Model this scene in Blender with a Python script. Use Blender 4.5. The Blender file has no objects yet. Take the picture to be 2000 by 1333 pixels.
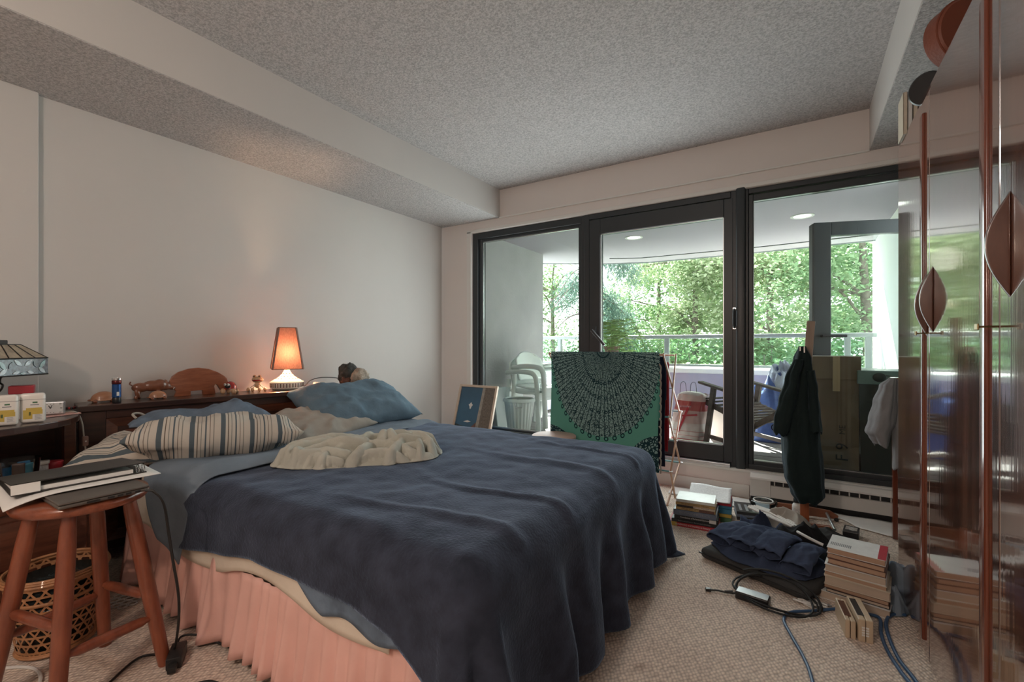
import bpy, bmesh, math, random
from mathutils import Vector, Matrix, noise
R = math.radians
PI = math.pi
SC = bpy.context.scene
COL = SC.collection

# ------------------------------------------------------------------ camera
cam_d = bpy.data.cameras.new('camera')
cam = bpy.data.objects.new('camera', cam_d)
COL.objects.link(cam)
cam.location = (0, 0, 1.06)
cam.rotation_euler = (R(90), 0, math.atan2(564, 888.89))
cam_d.sensor_width = 36
cam_d.lens = 16
cam_d.shift_y = 8.5 / 2000
cam_d.clip_start = 0.02
SC.camera = cam

# ------------------------------------------------------------------ world, sun, exposure
SC.view_settings.view_transform = 'Standard'
SC.view_settings.look = 'None'
SC.view_settings.exposure = 0.28
SC.view_settings.gamma = 1.0
SC.view_settings.use_curve_mapping = False
w = bpy.data.worlds.new('world')
SC.world = w
w.use_nodes = True
nt = w.node_tree
bg = nt.nodes['Background']
sky = nt.nodes.new('ShaderNodeTexSky')
sky.sky_type = 'HOSEK_WILKIE'
sky.sun_direction = Vector((-0.55, 1.0, 0.98)).normalized()
sky.turbidity = 4
mixw = nt.nodes.new('ShaderNodeMixRGB')
mixw.inputs[0].default_value = 0.6
mixw.inputs[2].default_value = (0.95, 1.0, 1.0, 1)
nt.links.new(sky.outputs[0], mixw.inputs[1])
nt.links.new(mixw.outputs[0], bg.inputs[0])
bg.inputs[1].default_value = 6.5

sun_d = bpy.data.lights.new('sun', 'SUN')
sun_d.energy = 34.0
sun_d.angle = R(0.6)
sun_d.color = (1.0, 0.96, 0.88)
sun = bpy.data.objects.new('sun', sun_d)
COL.objects.link(sun)
sun.rotation_euler = Vector((-0.55, 1.0, 0.92)).to_track_quat('Z', 'Y').to_euler()

def point_light(name, loc, power, color, radius):
    l = bpy.data.lights.new(name, 'POINT')
    l.energy = power
    l.color = color
    l.shadow_soft_size = radius
    o = bpy.data.objects.new(name, l)
    COL.objects.link(o)
    o.location = loc
    return o

# unseen overhead fill added to brighten the room, and a warm lamp behind the camera
point_light('overhead_fill_light', (-0.9, -0.9, 2.2), 26, (1.0, 0.90, 0.83), 0.16)
point_light('corner_lamp_light', (-0.88, -0.78, 1.6), 25, (1.0, 0.74, 0.57), 0.06)

# area fills added in the window and door openings to boost the daylight
def opening_fill(name, x0, x1, z0, z1, y, power):
    l = bpy.data.lights.new(name, 'AREA')
    l.shape = 'RECTANGLE'
    l.size, l.size_y = x1 - x0, z1 - z0
    l.energy = power
    l.color = (0.90, 1.0, 1.0)
    o = bpy.data.objects.new(name, l)
    COL.objects.link(o)
    o.location = ((x0 + x1) / 2, y, (z0 + z1) / 2)
    o.rotation_euler = (R(-90), 0, 0)
opening_fill('window_fill_light', -2.60, -1.60, 0.29, 2.05, 3.60, 13)
opening_fill('door_fill_light', -1.38, -0.48, 0.36, 1.96, 3.575, 18)

# ------------------------------------------------------------------ materials
MATS = {}
def _base(name):
    m = bpy.data.materials.new(name)
    m.use_nodes = True
    n = m.node_tree
    return m, n, n.nodes['Principled BSDF'], n.links

def rgb(c):
    return (c[0], c[1], c[2], 1)

def noise_node(n, l, scale, detail=3, stretch=(1, 1, 1), rough=0.5, obj=True):
    tc = n.nodes.new('ShaderNodeTexCoord')
    mp = n.nodes.new('ShaderNodeMapping')
    mp.inputs['Scale'].default_value = stretch
    nz = n.nodes.new('ShaderNodeTexNoise')
    nz.inputs['Scale'].default_value = scale
    nz.inputs['Detail'].default_value = detail
    nz.inputs['Roughness'].default_value = rough
    l.new(tc.outputs['Object'], mp.inputs[0])
    l.new(mp.outputs[0], nz.inputs['Vector'])
    return nz

def ramp(n, l, src, c1, c2, p1=0.3, p2=0.7):
    r = n.nodes.new('ShaderNodeValToRGB')
    r.color_ramp.elements[0].position = p1
    r.color_ramp.elements[0].color = rgb(c1)
    r.color_ramp.elements[1].position = p2
    r.color_ramp.elements[1].color = rgb(c2)
    l.new(src, r.inputs[0])
    return r

def mat(name, col, rough=0.6, metal=0.0, bump=0.0, bscale=60, var=0.0, vscale=6, coat=0.0, spec=0.5,
        stretch=(1, 1, 1), sheen=0.0, trans=0.0, alpha=1.0, dist=0.01):
    m, n, p, l = _base(name)
    p.inputs['Roughness'].default_value = rough
    p.inputs['Metallic'].default_value = metal
    p.inputs['Specular IOR Level'].default_value = spec
    p.inputs['Coat Weight'].default_value = coat
    p.inputs['Coat Roughness'].default_value = 0.06
    p.inputs['Sheen Weight'].default_value = sheen
    p.inputs['Sheen Roughness'].default_value = 0.4
    p.inputs['Sheen Tint'].default_value = (0.45, 0.6, 0.85, 1)
    p.inputs['Transmission Weight'].default_value = trans
    p.inputs['Alpha'].default_value = alpha
    p.inputs['Base Color'].default_value = rgb(col)
    if var:
        nz = noise_node(n, l, vscale, 4, stretch)
        lo = [max(0, c * (1 - var)) for c in col]
        hi = [min(1, c * (1 + var)) for c in col]
        r = ramp(n, l, nz.outputs['Fac'], lo, hi)
        l.new(r.outputs[0], p.inputs['Base Color'])
    if bump:
        nz = noise_node(n, l, bscale, 3, stretch)
        b = n.nodes.new('ShaderNodeBump')
        b.inputs['Strength'].default_value = bump
        b.inputs['Distance'].default_value = dist
        l.new(nz.outputs['Fac'], b.inputs['Height'])
        l.new(b.outputs[0], p.inputs['Normal'])
    MATS[name] = m
    return m

def wood(name, c1, c2, stretch=(1, 1, 12), scale=6, rough=0.35, coat=0.3, bump=0.06, coat_rough=0.12):
    m, n, p, l = _base(name)
    nz = noise_node(n, l, scale, 6, stretch, 0.6)
    r = ramp(n, l, nz.outputs['Fac'], c1, c2, 0.32, 0.68)
    l.new(r.outputs[0], p.inputs['Base Color'])
    p.inputs['Roughness'].default_value = rough
    p.inputs['Coat Weight'].default_value = coat
    p.inputs['Coat Roughness'].default_value = coat_rough
    b = n.nodes.new('ShaderNodeBump')
    b.inputs['Strength'].default_value = bump
    b.inputs['Distance'].default_value = 0.004
    l.new(nz.outputs['Fac'], b.inputs['Height'])
    l.new(b.outputs[0], p.inputs['Normal'])
    MATS[name] = m
    return m

def glass(name, tint=(1, 1, 1), refl=0.5, rough=0.0):
    """thin clear pane: see-through with Fresnel reflection"""
    m, n, p, l = _base(name)
    n.nodes.remove(p)
    out = n.nodes['Material Output']
    t = n.nodes.new('ShaderNodeBsdfTransparent')
    t.inputs[0].default_value = rgb(tint)
    g = n.nodes.new('ShaderNodeBsdfGlossy')
    g.inputs['Roughness'].default_value = rough
    fr = n.nodes.new('ShaderNodeFresnel')
    fr.inputs['IOR'].default_value = 1.35
    mx = n.nodes.new('ShaderNodeMixShader')
    l.new(fr.outputs[0], mx.inputs[0])
    l.new(t.outputs[0], mx.inputs[1])
    l.new(g.outputs[0], mx.inputs[2])
    l.new(mx.outputs[0], out.inputs['Surface'])
    MATS[name] = m
    return m

def emit(name, col, strength):
    m, n, p, l = _base(name)
    p.inputs['Base Color'].default_value = rgb(col)
    p.inputs['Emission Color'].default_value = rgb(col)
    p.inputs['Emission Strength'].default_value = strength
    MATS[name] = m
    return m

def stripes(name, base, cols, axis, period, rough=0.8):
    """woven stripes across one object axis: cols = [(start, end, colour)] within a period of 1"""
    m, n, p, l = _base(name)
    uv = n.nodes.new('ShaderNodeUVMap')
    sp = n.nodes.new('ShaderNodeSeparateXYZ')
    l.new(uv.outputs[0], sp.inputs[0])
    mu = n.nodes.new('ShaderNodeMath'); mu.operation = 'MULTIPLY'; mu.inputs[1].default_value = 1 / period
    l.new(sp.outputs[axis], mu.inputs[0])
    fr = n.nodes.new('ShaderNodeMath'); fr.operation = 'FRACT'
    l.new(mu.outputs[0], fr.inputs[0])
    r = n.nodes.new('ShaderNodeValToRGB')
    r.color_ramp.interpolation = 'CONSTANT'
    e = r.color_ramp.elements
    e[0].position = 0; e[0].color = rgb(base)
    e[1].position = 0.999; e[1].color = rgb(base)
    for a, b_, c in cols:
        x = e.new(a); x.color = rgb(c)
        x = e.new(b_); x.color = rgb(base)
    l.new(fr.outputs[0], r.inputs[0])
    l.new(r.outputs[0], p.inputs['Base Color'])
    p.inputs['Roughness'].default_value = rough
    p.inputs['Specular IOR Level'].default_value = 0.2
    bz = noise_node(n, l, 14, 3)
    b = n.nodes.new('ShaderNodeBump'); b.inputs['Strength'].default_value = 0.7; b.inputs['Distance'].default_value = 0.012
    l.new(bz.outputs['Fac'], b.inputs['Height']); l.new(b.outputs[0], p.inputs['Normal'])
    MATS[name] = m
    return m

# ------------------------------------------------------------------ geometry helpers
class MB:
    """collects shapes; build() links them as ONE mesh object"""
    def __init__(s):
        s.bm = bmesh.new()
        s.uv = None
    def add(s, vs, fs, mtx=None):
        bv = [s.bm.verts.new(mtx @ Vector(v) if mtx else Vector(v)) for v in vs]
        out = []
        for f in fs:
            try:
                out.append(s.bm.faces.new([bv[i] for i in f]))
            except ValueError:
                pass
        return bv, out
    def box(s, c, size, rot=None, bev=0.0, seg=2):
        t = bmesh.new()
        bmesh.ops.create_cube(t, size=1)
        for v in t.verts:
            v.co = Vector((v.co.x * size[0], v.co.y * size[1], v.co.z * size[2]))
        if bev:
            bmesh.ops.bevel(t, geom=t.edges[:], offset=min(bev, min(size) * 0.45), segments=seg, affect='EDGES', profile=0.5)
        m = Matrix.Translation(c)
        if rot is not None:
            m = m @ (rot if isinstance(rot, Matrix) else Matrix.Rotation(rot, 4, 'Z'))
        t.transform(m)
        s._merge(t)
        return s
    def bb(s, x0, x1, y0, y1, z0, z1, bev=0.0, seg=2):
        return s.box(((x0 + x1) / 2, (y0 + y1) / 2, (z0 + z1) / 2), (abs(x1 - x0), abs(y1 - y0), abs(z1 - z0)), None, bev, seg)
    def _merge(s, t):
        me = bpy.data.meshes.new('t')
        t.to_mesh(me)
        t.free()
        s.bm.from_mesh(me)
        bpy.data.meshes.remove(me)
    def tube(s, pts, r, n=8, closed=False, cap=True):
        pts = [Vector(p) for p in pts]
        k = len(pts)
        rs = r if isinstance(r, (list, tuple)) else [r] * k
        rings = []
        up = Vector((0, 0, 1))
        prev = None
        for i in range(k):
            if closed:
                d = pts[(i + 1) % k] - pts[i - 1]
            else:
                d = pts[min(i + 1, k - 1)] - pts[max(i - 1, 0)]
            if d.length < 1e-9:
                d = Vector((0, 0, 1))
            d.normalize()
            if prev is None:
                a = d.cross(up)
                if a.length < 1e-3:
                    a = d.cross(Vector((1, 0, 0)))
            else:
                a = prev - d * prev.dot(d)
                if a.length < 1e-6:
                    a = d.cross(up)
            a.normalize()
            prev = a
            b = d.cross(a)
            rings.append([s.bm.verts.new(pts[i] + (a * math.cos(2 * PI * j / n) + b * math.sin(2 * PI * j / n)) * rs[i]) for j in range(n)])
        for i in range(k if closed else k - 1):
            q = rings[(i + 1) % k]
            for j in range(n):
                s.bm.faces.new((rings[i][j], rings[i][(j + 1) % n], q[(j + 1) % n], q[j]))
        if cap and not closed:
            s.bm.faces.new(rings[0][::-1])
            s.bm.faces.new(rings[-1])
        return s
    def bar(s, p0, p1, wd, th, up=(0, 0, 1), bev=0.0):
        """rectangular bar between two points; wd is across `up`, th along `up`"""
        p0, p1 = Vector(p0), Vector(p1)
        d = p1 - p0
        L = d.length
        d.normalize()
        u = Vector(up)
        a = u.cross(d)
        if a.length < 1e-4:
            a = Vector((1, 0, 0)).cross(d)
        a.normalize()
        u = d.cross(a)
        m = Matrix((( d.x, a.x, u.x, 0), (d.y, a.y, u.y, 0), (d.z, a.z, u.z, 0), (0, 0, 0, 1)))
        c = (p0 + p1) / 2
        return s.box(c, (L, wd, th), m, bev)
    def lathe(s, prof, c=(0, 0, 0), n=24, mtx=None, a0=0, a1=2 * PI):
        """prof = [(r, z)]"""
        full = abs(a1 - a0 - 2 * PI) < 1e-6
        cols = n if full else n + 1
        rings = []
        for r, z in prof:
            if r < 1e-6:
                v = Vector((c[0], c[1], c[2] + z))
                rings.append([s.bm.verts.new(mtx @ v if mtx else v)])
            else:
                ring = []
                for j in range(cols):
                    a = a0 + (a1 - a0) * j / n
                    v = Vector((c[0] + r * math.cos(a), c[1] + r * math.sin(a), c[2] + z))
                    ring.append(s.bm.verts.new(mtx @ v if mtx else v))
                rings.append(ring)
        for i in range(len(rings) - 1):
            A, B = rings[i], rings[i + 1]
            for j in range(n):
                j2 = (j + 1) % cols
                if len(A) == 1 and len(B) == 1:
                    continue
                if len(A) == 1:
                    s.bm.faces.new((A[0], B[j], B[j2]))
                elif len(B) == 1:
                    s.bm.faces.new((A[j], B[0], A[j2]))
                else:
                    s.bm.faces.new((A[j], B[j], B[j2], A[j2]))
        return s
    def prism(s, poly, h, mtx=None, bev=0.0):
        """poly in xy, extruded 0..h along z, then mtx"""
        t = bmesh.new()
        a = [t.verts.new((x, y, 0)) for x, y in poly]
        b = [t.verts.new((x, y, h)) for x, y in poly]
        k = len(poly)
        t.faces.new(a[::-1])
        t.faces.new(b)
        for i in range(k):
            t.faces.new((a[i], a[(i + 1) % k], b[(i + 1) % k], b[i]))
        bmesh.ops.recalc_face_normals(t, faces=t.faces)
        if bev:
            ed = [e for e in t.edges if abs(e.verts[0].co.z - e.verts[1].co.z) < 1e-6]
            bmesh.ops.bevel(t, geom=ed, offset=bev, segments=2, affect='EDGES', profile=0.5)
        if mtx:
            t.transform(mtx)
        s._merge(t)
        return s
    def grid(s, fn, nu, nv, uvscale=None, closeu=False, closev=False):
        """fn(u, v) -> point, u and v in 0..1"""
        if uvscale and s.uv is None:
            s.uv = s.bm.loops.layers.uv.new('UVMap')
        cu = nu if closeu else nu + 1
        cv = nv if closev else nv + 1
        V = [[s.bm.verts.new(fn(i / nu, j / nv)) for j in range(cv)] for i in range(cu)]
        for i in range(nu):
            for j in range(nv):
                i2, j2 = (i + 1) % cu, (j + 1) % cv
                f = s.bm.faces.new((V[i][j], V[i2][j], V[i2][j2], V[i][j2]))
                if uvscale:
                    for lp, (a, b) in zip(f.loops, ((i, j), (i + 1, j), (i + 1, j + 1), (i, j + 1))):
                        lp[s.uv].uv = (a / nu * uvscale[0], b / nv * uvscale[1])
        return s
    def ball(s, c, r, n=12, m=8, rot=None):
        rx, ry, rz = (r, r, r) if not isinstance(r, (tuple, list)) else r
        M_ = Matrix.Translation(c) @ (rot if rot is not None else Matrix.Identity(4)) @ Matrix.Diagonal((rx, ry, rz, 1))
        return s.lathe([(math.sin(PI * i / m), -math.cos(PI * i / m)) for i in range(m + 1)], (0, 0, 0), n, M_)
    def ribbon(s, pts, wdir, width, thick=0.0):
        for i in range(len(pts) - 1):
            pass
        return s
    def build(s, name, m, parent=None, smooth=False, angle=40, world=False, weld=False, label=None, sub=0, solid=0.0):
        if weld:
            bmesh.ops.remove_doubles(s.bm, verts=s.bm.verts, dist=1e-5)
        bmesh.ops.recalc_face_normals(s.bm, faces=s.bm.faces)
        me = bpy.data.meshes.new(name)
        s.bm.to_mesh(me)
        s.bm.free()
        if smooth:
            me.shade_smooth()
            if angle < 180:
                me.set_sharp_from_angle(angle=R(angle))
        me.materials.append(MATS[m] if isinstance(m, str) else m)
        o = bpy.data.objects.new(name, me)
        COL.objects.link(o)
        if parent is not None:
            o.parent = parent
            if world:
                pm = parent.matrix_basis.copy()
                if parent.parent is not None:
                    pm = parent.parent.matrix_basis @ parent.matrix_parent_inverse @ pm
                o.matrix_parent_inverse = pm.inverted()
        if label:
            o['label'] = label
        if solid:
            md = o.modifiers.new('solid', 'SOLIDIFY'); md.thickness = solid; md.offset = 0
        if sub:
            md = o.modifiers.new('sub', 'SUBSURF'); md.levels = sub; md.render_levels = sub
        return o

def tag(o, label, cat, group=None, kind=None):
    o['label'] = label
    if cat:
        o['category'] = cat
    if group:
        o['group'] = group
    if kind:
        o['kind'] = kind
    return o

def thing(name, label, cat, loc=(0, 0, 0), rz=0.0, group=None, rot=None):
    o = bpy.data.objects.new(name, None)
    o.empty_display_size = 0.05
    COL.objects.link(o)
    o.location = loc
    if rot is not None:
        o.rotation_euler = rot
    else:
        o.rotation_euler = (0, 0, rz)
    return tag(o, label, cat, group)

def struct(name, mb, m, label, parent=None, smooth=False):
    o = mb.build(name, m, parent, smooth)
    if parent is None:
        o['kind'] = 'structure'
    o['label'] = label
    return o

def copy_tree(o, parent=None):
    c = o.copy()
    COL.objects.link(c)
    c.parent = parent
    for ch in list(o.children):
        copy_tree(ch, c)
    return c

def text_mesh(name, txt, size, m, parent, mtx, depth=0.0004, align='CENTER', width=None):
    cu = bpy.data.curves.new('txt', 'FONT')
    cu.body = txt
    cu.size = size
    cu.extrude = depth
    cu.align_x = align
    cu.align_y = 'CENTER'
    cu.resolution_u = 2
    to = bpy.data.objects.new('txt', cu)
    COL.objects.link(to)
    dg = bpy.context.evaluated_depsgraph_get()
    me = bpy.data.meshes.new_from_object(to.evaluated_get(dg))
    bpy.data.objects.remove(to)
    bpy.data.curves.remove(cu)
    if width:
        xs = [v.co.x for v in me.vertices]
        k = width / max(1e-6, max(xs) - min(xs))
        for v in me.vertices:
            v.co.x *= k
    me.transform(mtx)
    me.materials.clear()
    me.materials.append(MATS[m])
    o = bpy.data.objects.new(name, me)
    COL.objects.link(o)
    o.parent = parent
    return o

def nz(x, y, z=0.0, s=1.0):
    return noise.noise(Vector((x * s, y * s, z * s)))

def ridge(x, y, z=0.0):
    return 1 - abs(noise.noise(Vector((x, y, z)))) * 2

def smooth_path(pts, n=8):
    """Catmull-Rom through the points"""
    P = [Vector(p) for p in pts]
    P = [P[0] * 2 - P[1]] + P + [P[-1] * 2 - P[-2]]
    out = []
    for i in range(1, len(P) - 2):
        for k in range(n):
            t = k / n
            a, b, c, d = P[i - 1], P[i], P[i + 1], P[i + 2]
            out.append(0.5 * ((2 * b) + (c - a) * t + (2 * a - 5 * b + 4 * c - d) * t * t + (3 * b - a - 3 * c + d) * t ** 3))
    out.append(P[-2])
    return out

def lens_poly(w_, h_, n=10):
    a = [(-w_ / 2 + w_ * i / n, h_ / 2 * math.sin(PI * i / n)) for i in range(n + 1)]
    return a + [(x, -y) for x, y in a[-2:0:-1]]

def circ(n=24, r=1.0, a0=0.0):
    return [(r * math.cos(a0 + 2 * PI * i / n), r * math.sin(a0 + 2 * PI * i / n)) for i in range(n)]
# ------------------------------------------------------------------ palette
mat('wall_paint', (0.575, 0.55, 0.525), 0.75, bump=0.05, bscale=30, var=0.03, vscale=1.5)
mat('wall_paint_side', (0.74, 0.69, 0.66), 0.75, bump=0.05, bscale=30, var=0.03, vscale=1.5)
mat('white_trim', (0.75, 0.74, 0.71), 0.45)
mat('dark_frame', (0.030, 0.036, 0.040), 0.38, bump=0.02, bscale=200)
mat('black_rubber', (0.012, 0.012, 0.012), 0.6)
mat('black_plastic', (0.018, 0.018, 0.019), 0.38, bump=0.05, bscale=300)
mat('chrome', (0.75, 0.75, 0.74), 0.18, metal=1.0)
mat('aluminium', (0.62, 0.63, 0.64), 0.35, metal=1.0)
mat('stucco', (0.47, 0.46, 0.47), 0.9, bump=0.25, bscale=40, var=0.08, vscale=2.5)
mat('soffit_paint', (0.42, 0.38, 0.43), 0.85, bump=0.15, bscale=60)
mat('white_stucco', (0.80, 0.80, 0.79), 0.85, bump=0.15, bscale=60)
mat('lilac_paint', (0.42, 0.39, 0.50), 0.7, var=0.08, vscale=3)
mat('rail_metal', (0.27, 0.30, 0.31), 0.4, metal=0.3)
wood('deck_wood', (0.16, 0.15, 0.15), (0.27, 0.26, 0.26), (2, 14, 2), 5, 0.8, 0.0, 0.15)
glass('pane_glass', (0.93, 0.97, 0.95))
glass('rail_glass', (0.80, 0.90, 0.88))
glass('clear_plastic', (0.86, 0.90, 0.92), rough=0.08)
mat('heater_enamel', (0.60, 0.58, 0.55), 0.45, var=0.04)
mat('white_plastic', (0.72, 0.71, 0.68), 0.35)
mat('paper_white', (0.78, 0.77, 0.74), 0.8, var=0.03, vscale=12)
mat('paper_print', (0.62, 0.61, 0.60), 0.8, var=0.3, vscale=90, stretch=(1, 8, 1))
mat('soil', (0.05, 0.045, 0.03), 0.95, var=0.3)
emit('downlight', (1.0, 0.98, 0.95), 1.6)

def carpet_material():
    m, n, p, l = _base('carpet')
    tc = n.nodes.new('ShaderNodeTexCoord')
    mp = n.nodes.new('ShaderNodeMapping')
    mp.inputs['Rotation'].default_value = (0, 0, R(52))
    mp.inputs['Scale'].default_value = (1.0, 0.72, 1.0)
    l.new(tc.outputs['Object'], mp.inputs[0])
    v = n.nodes.new('ShaderNodeTexVoronoi')
    v.inputs['Scale'].default_value = 92
    v.inputs['Randomness'].default_value = 0.42
    l.new(mp.outputs[0], v.inputs['Vector'])
    big = noise_node(n, l, 2.2, 5)
    r1 = ramp(n, l, big.outputs['Fac'], (0.70, 0.58, 0.50), (0.88, 0.76, 0.66), 0.3, 0.7)
    spots = noise_node(n, l, 5.5, 2)
    r3 = ramp(n, l, spots.outputs['Fac'], (0.66, 0.60, 0.58), (1, 1, 1), 0.24, 0.34)
    r2 = ramp(n, l, v.outputs['Distance'], (1.12, 1.12, 1.10), (0.60, 0.58, 0.57), 0.15, 0.75)
    m1 = n.nodes.new('ShaderNodeMixRGB'); m1.blend_type = 'MULTIPLY'; m1.inputs[0].default_value = 1
    m2 = n.nodes.new('ShaderNodeMixRGB'); m2.blend_type = 'MULTIPLY'; m2.inputs[0].default_value = 1
    l.new(r1.outputs[0], m1.inputs[1]); l.new(r2.outputs[0], m1.inputs[2])
    l.new(m1.outputs[0], m2.inputs[1]); l.new(r3.outputs[0], m2.inputs[2])
    l.new(m2.outputs[0], p.inputs['Base Color'])
    p.inputs['Roughness'].default_value = 0.95
    p.inputs['Specular IOR Level'].default_value = 0.1
    b = n.nodes.new('ShaderNodeBump'); b.invert = True
    b.inputs['Strength'].default_value = 0.8; b.inputs['Distance'].default_value = 0.006
    l.new(v.outputs['Distance'], b.inputs['Height'])
    l.new(b.outputs[0], p.inputs['Normal'])
    MATS['carpet'] = m
carpet_material()

def popcorn(name, c):
    m, n, p, l = _base(name)
    a = noise_node(n, l, 95, 3, rough=0.7)
    r = ramp(n, l, a.outputs['Fac'], [k * 0.71 for k in c], [min(1, k * 1.18) for k in c], 0.36, 0.62)
    l.new(r.outputs[0], p.inputs['Base Color'])
    p.inputs['Roughness'].default_value = 0.95
    p.inputs['Specular IOR Level'].default_value = 0.1
    b = n.nodes.new('ShaderNodeBump')
    b.inputs['Strength'].default_value = 0.6; b.inputs['Distance'].default_value = 0.010
    l.new(a.outputs['Fac'], b.inputs['Height'])
    l.new(b.outputs[0], p.inputs['Normal'])
    MATS[name] = m
popcorn('popcorn_ceiling', (0.49, 0.47, 0.462))

# ------------------------------------------------------------------ the room
XL, XR, YN, YW, ZC, ZS = -3.09, 0.98, -2.3, 3.55, 2.52, 2.26
struct('floor', MB().bb(XL - .1, XR + .1, YN - .1, YW + .12, -0.1, 0.0), 'carpet', 'beige looped carpet of the bedroom floor')
struct('ceiling', MB().bb(XL - .1, XR + .1, YN - .1, YW + .12, ZC, ZC + 0.1), 'popcorn_ceiling', 'grey popcorn textured ceiling')
wl = MB()
wl.bb(XL - .1, XL, 0.62, YW - 0.02, 0, ZS)
wl.bb(XL - .1, XL + 0.04, YN, 0.62, 0, ZS, 0.004)
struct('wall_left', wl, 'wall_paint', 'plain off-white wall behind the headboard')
wf = MB()
wf.bb(XL - .1, -2.721, YW, YW + .12, 0, ZC)
wf.bb(-2.721, 0.86, YW, YW + .12, 2.155, ZC)
wf.bb(-2.721, 0.86, YW, YW + .12, 0, 0.195)
wf.bb(0.86, XR + .1, YW, YW + .12, 0, ZC)
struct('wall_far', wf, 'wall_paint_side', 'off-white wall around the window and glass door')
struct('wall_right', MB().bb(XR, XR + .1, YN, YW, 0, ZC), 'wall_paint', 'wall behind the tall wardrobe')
struct('wall_near', MB().bb(XL - .1, XR + .1, YN - .1, YN, 0, ZC), 'wall_paint', 'wall behind the camera')
struct('wall_beam_left', MB().bb(XL - .1, -2.388, YN, YW, ZS + 0.004, ZC), 'wall_paint', 'dropped ceiling beam above the headboard wall')
struct('ceiling_soffit_left', MB().bb(XL - .1, -2.391, YN, YW, ZS, ZS + 0.004), 'popcorn_ceiling', 'popcorn textured underside of the left beam')
struct('wall_beam_right', MB().bb(0.357, XR, YN, YW, ZS + 0.004, ZC), 'wall_paint', 'dropped ceiling beam above the wardrobe')
struct('ceiling_soffit_right', MB().bb(0.360, XR, YN, YW, ZS, ZS + 0.004), 'popcorn_ceiling', 'popcorn textured underside of the right beam')
struct('trim_1', MB().bb(-2.388, 0.357, YW - 0.018, YW + 0.01, ZS - 0.007, ZS + 0.005, 0.003), 'white_trim', 'thin white bead along the wall above the window')
# pale reveal and corner bead round the window opening
t2 = MB()
t2.bb(-2.775, -2.723, YW - 0.008, YW + 0.05, 0.195, 2.17, 0.003)
t2.bb(-2.775, 0.86, YW - 0.008, YW + 0.05, 2.157, 2.185, 0.003)
struct('trim_2', t2, 'white_trim', 'pale casing along the top and left edge of the window')
struct('trim_3', MB().bb(-2.721, 0.86, YW - 0.02, YW + 0.03, 0.178, 0.197, 0.004), 'white_trim', 'narrow white sill below the window frames')

FY = YW + 0.02          # front plane of the window frames
def frame_rect(x0, x1, z0, z1, wd, y0, y1, parent, m='dark_frame', nm='frame_rail', wt=None, wb=None, wr=None):
    wt = wt or wd; wb = wb or wd; wr = wr or wd
    MB().bb(x0, x0 + wd, y0, y1, z0, z1, 0.004).build('frame_stile', m, parent)
    MB().bb(x1 - wr, x1, y0, y1, z0, z1, 0.004).build('frame_stile', m, parent)
    MB().bb(x0 + wd, x1 - wr, y0, y1, z1 - wt, z1, 0.004).build('frame_rail', m, parent)
    MB().bb(x0 + wd, x1 - wr, y0, y1, z0, z0 + wb, 0.004).build('frame_rail', m, parent)

def setting(name, label):
    o = bpy.data.objects.new(name, None)
    COL.objects.link(o)
    o['kind'] = 'structure'
    o['label'] = label
    return o

def beading(x0, x1, z0, z1, y, parent):
    b = MB()
    t = 0.006
    b.bb(x0, x0 + t, y - .006, y + .006, z0, z1)
    b.bb(x1 - t, x1, y - .006, y + .006, z0, z1)
    b.bb(x0, x1, y - .006, y + .006, z1 - t, z1)
    b.bb(x0, x1, y - .006, y + .006, z0, z0 + t)
    b.build('glazing_bead', 'aluminium', parent, label='thin bright glazing bead')

w1 = setting('window_1', 'fixed full-height window left of the glass door')
frame_rect(-2.721, -1.54, 0.195, 2.155, 0.06, FY, FY + .10, w1, wr=0.03)
frame_rect(-2.661, -1.565, 0.235, 2.11, 0.04, FY + .02, FY + .08, w1)
MB().bb(-2.621, -1.575, FY + .048, FY + .053, 0.275, 2.07).build('pane', 'pane_glass', w1)
beading(-2.622, -1.575, 0.275, 2.07, FY + .04, w1)

d1 = setting('door_1', 'dark framed glass balcony door in the middle of the window wall')
frame_rect(-1.54, -0.375, 0.195, 2.155, 0.045, FY - .01, FY + .10, d1, wb=0.03)
frame_rect(-1.492, -0.405, 0.228, 2.105, 0.095, FY - .012, FY + .06, d1, wt=0.125, wb=0.115, wr=0.06)
MB().bb(-1.397, -0.465, FY + .02, FY + .026, 0.343, 1.98).build('pane', 'pane_glass', d1)
beading(-1.397, -0.465, 0.343, 1.98, FY + .004, d1)
hd = MB()
hd.tube([(-1.445, FY - .015, 1.175), (-1.445, FY - .05, 1.175)], 0.013, 10)
hd.tube([(-1.455, FY - .052, 1.185), (-1.40, FY - .055, 1.125), (-1.345, FY - .05, 1.06)], [.012, .012, .010], 10)
ho = hd.build('door_handle', 'black_plastic', d1, True)
MB().box((-1.445, FY - .016, 1.17), (0.032, 0.012, 0.10), None, 0.005).build('handle_plate', 'dark_frame', ho)
ph = MB()
ph.tube(smooth_path([(-0.395, FY - .015, 1.315), (-0.395, FY - .055, 1.30), (-0.395, FY - .055, 1.20), (-0.395, FY - .015, 1.185)], 5), 0.008, 8)
po = ph.build('pull_handle', 'dark_frame', d1, True, label='dark bow pull handle')
for zz in (1.315, 1.185):
    MB().box((-0.395, FY - .018, zz), (0.026, 0.012, 0.026), None, 0.004).build('handle_foot', 'chrome', po)
MB().bb(-1.49, -0.42, FY - .05, FY, 0.198, 0.224, 0.003).build('threshold', 'aluminium', d1, label='ribbed metal threshold')
for k in range(3):
    MB().bb(-1.49, -0.42, FY - .053, FY - .05, 0.202 + k * .007, 0.205 + k * .007).build('threshold_rib', 'aluminium', d1)

m1 = MB()
m1.bb(-0.385, -0.325, FY - .035, FY + .11, 0.18, 2.165, 0.012, 3)
struct('trim_4', m1, 'dark_frame', 'dark rounded post between the door and the right window', smooth=True)

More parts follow.
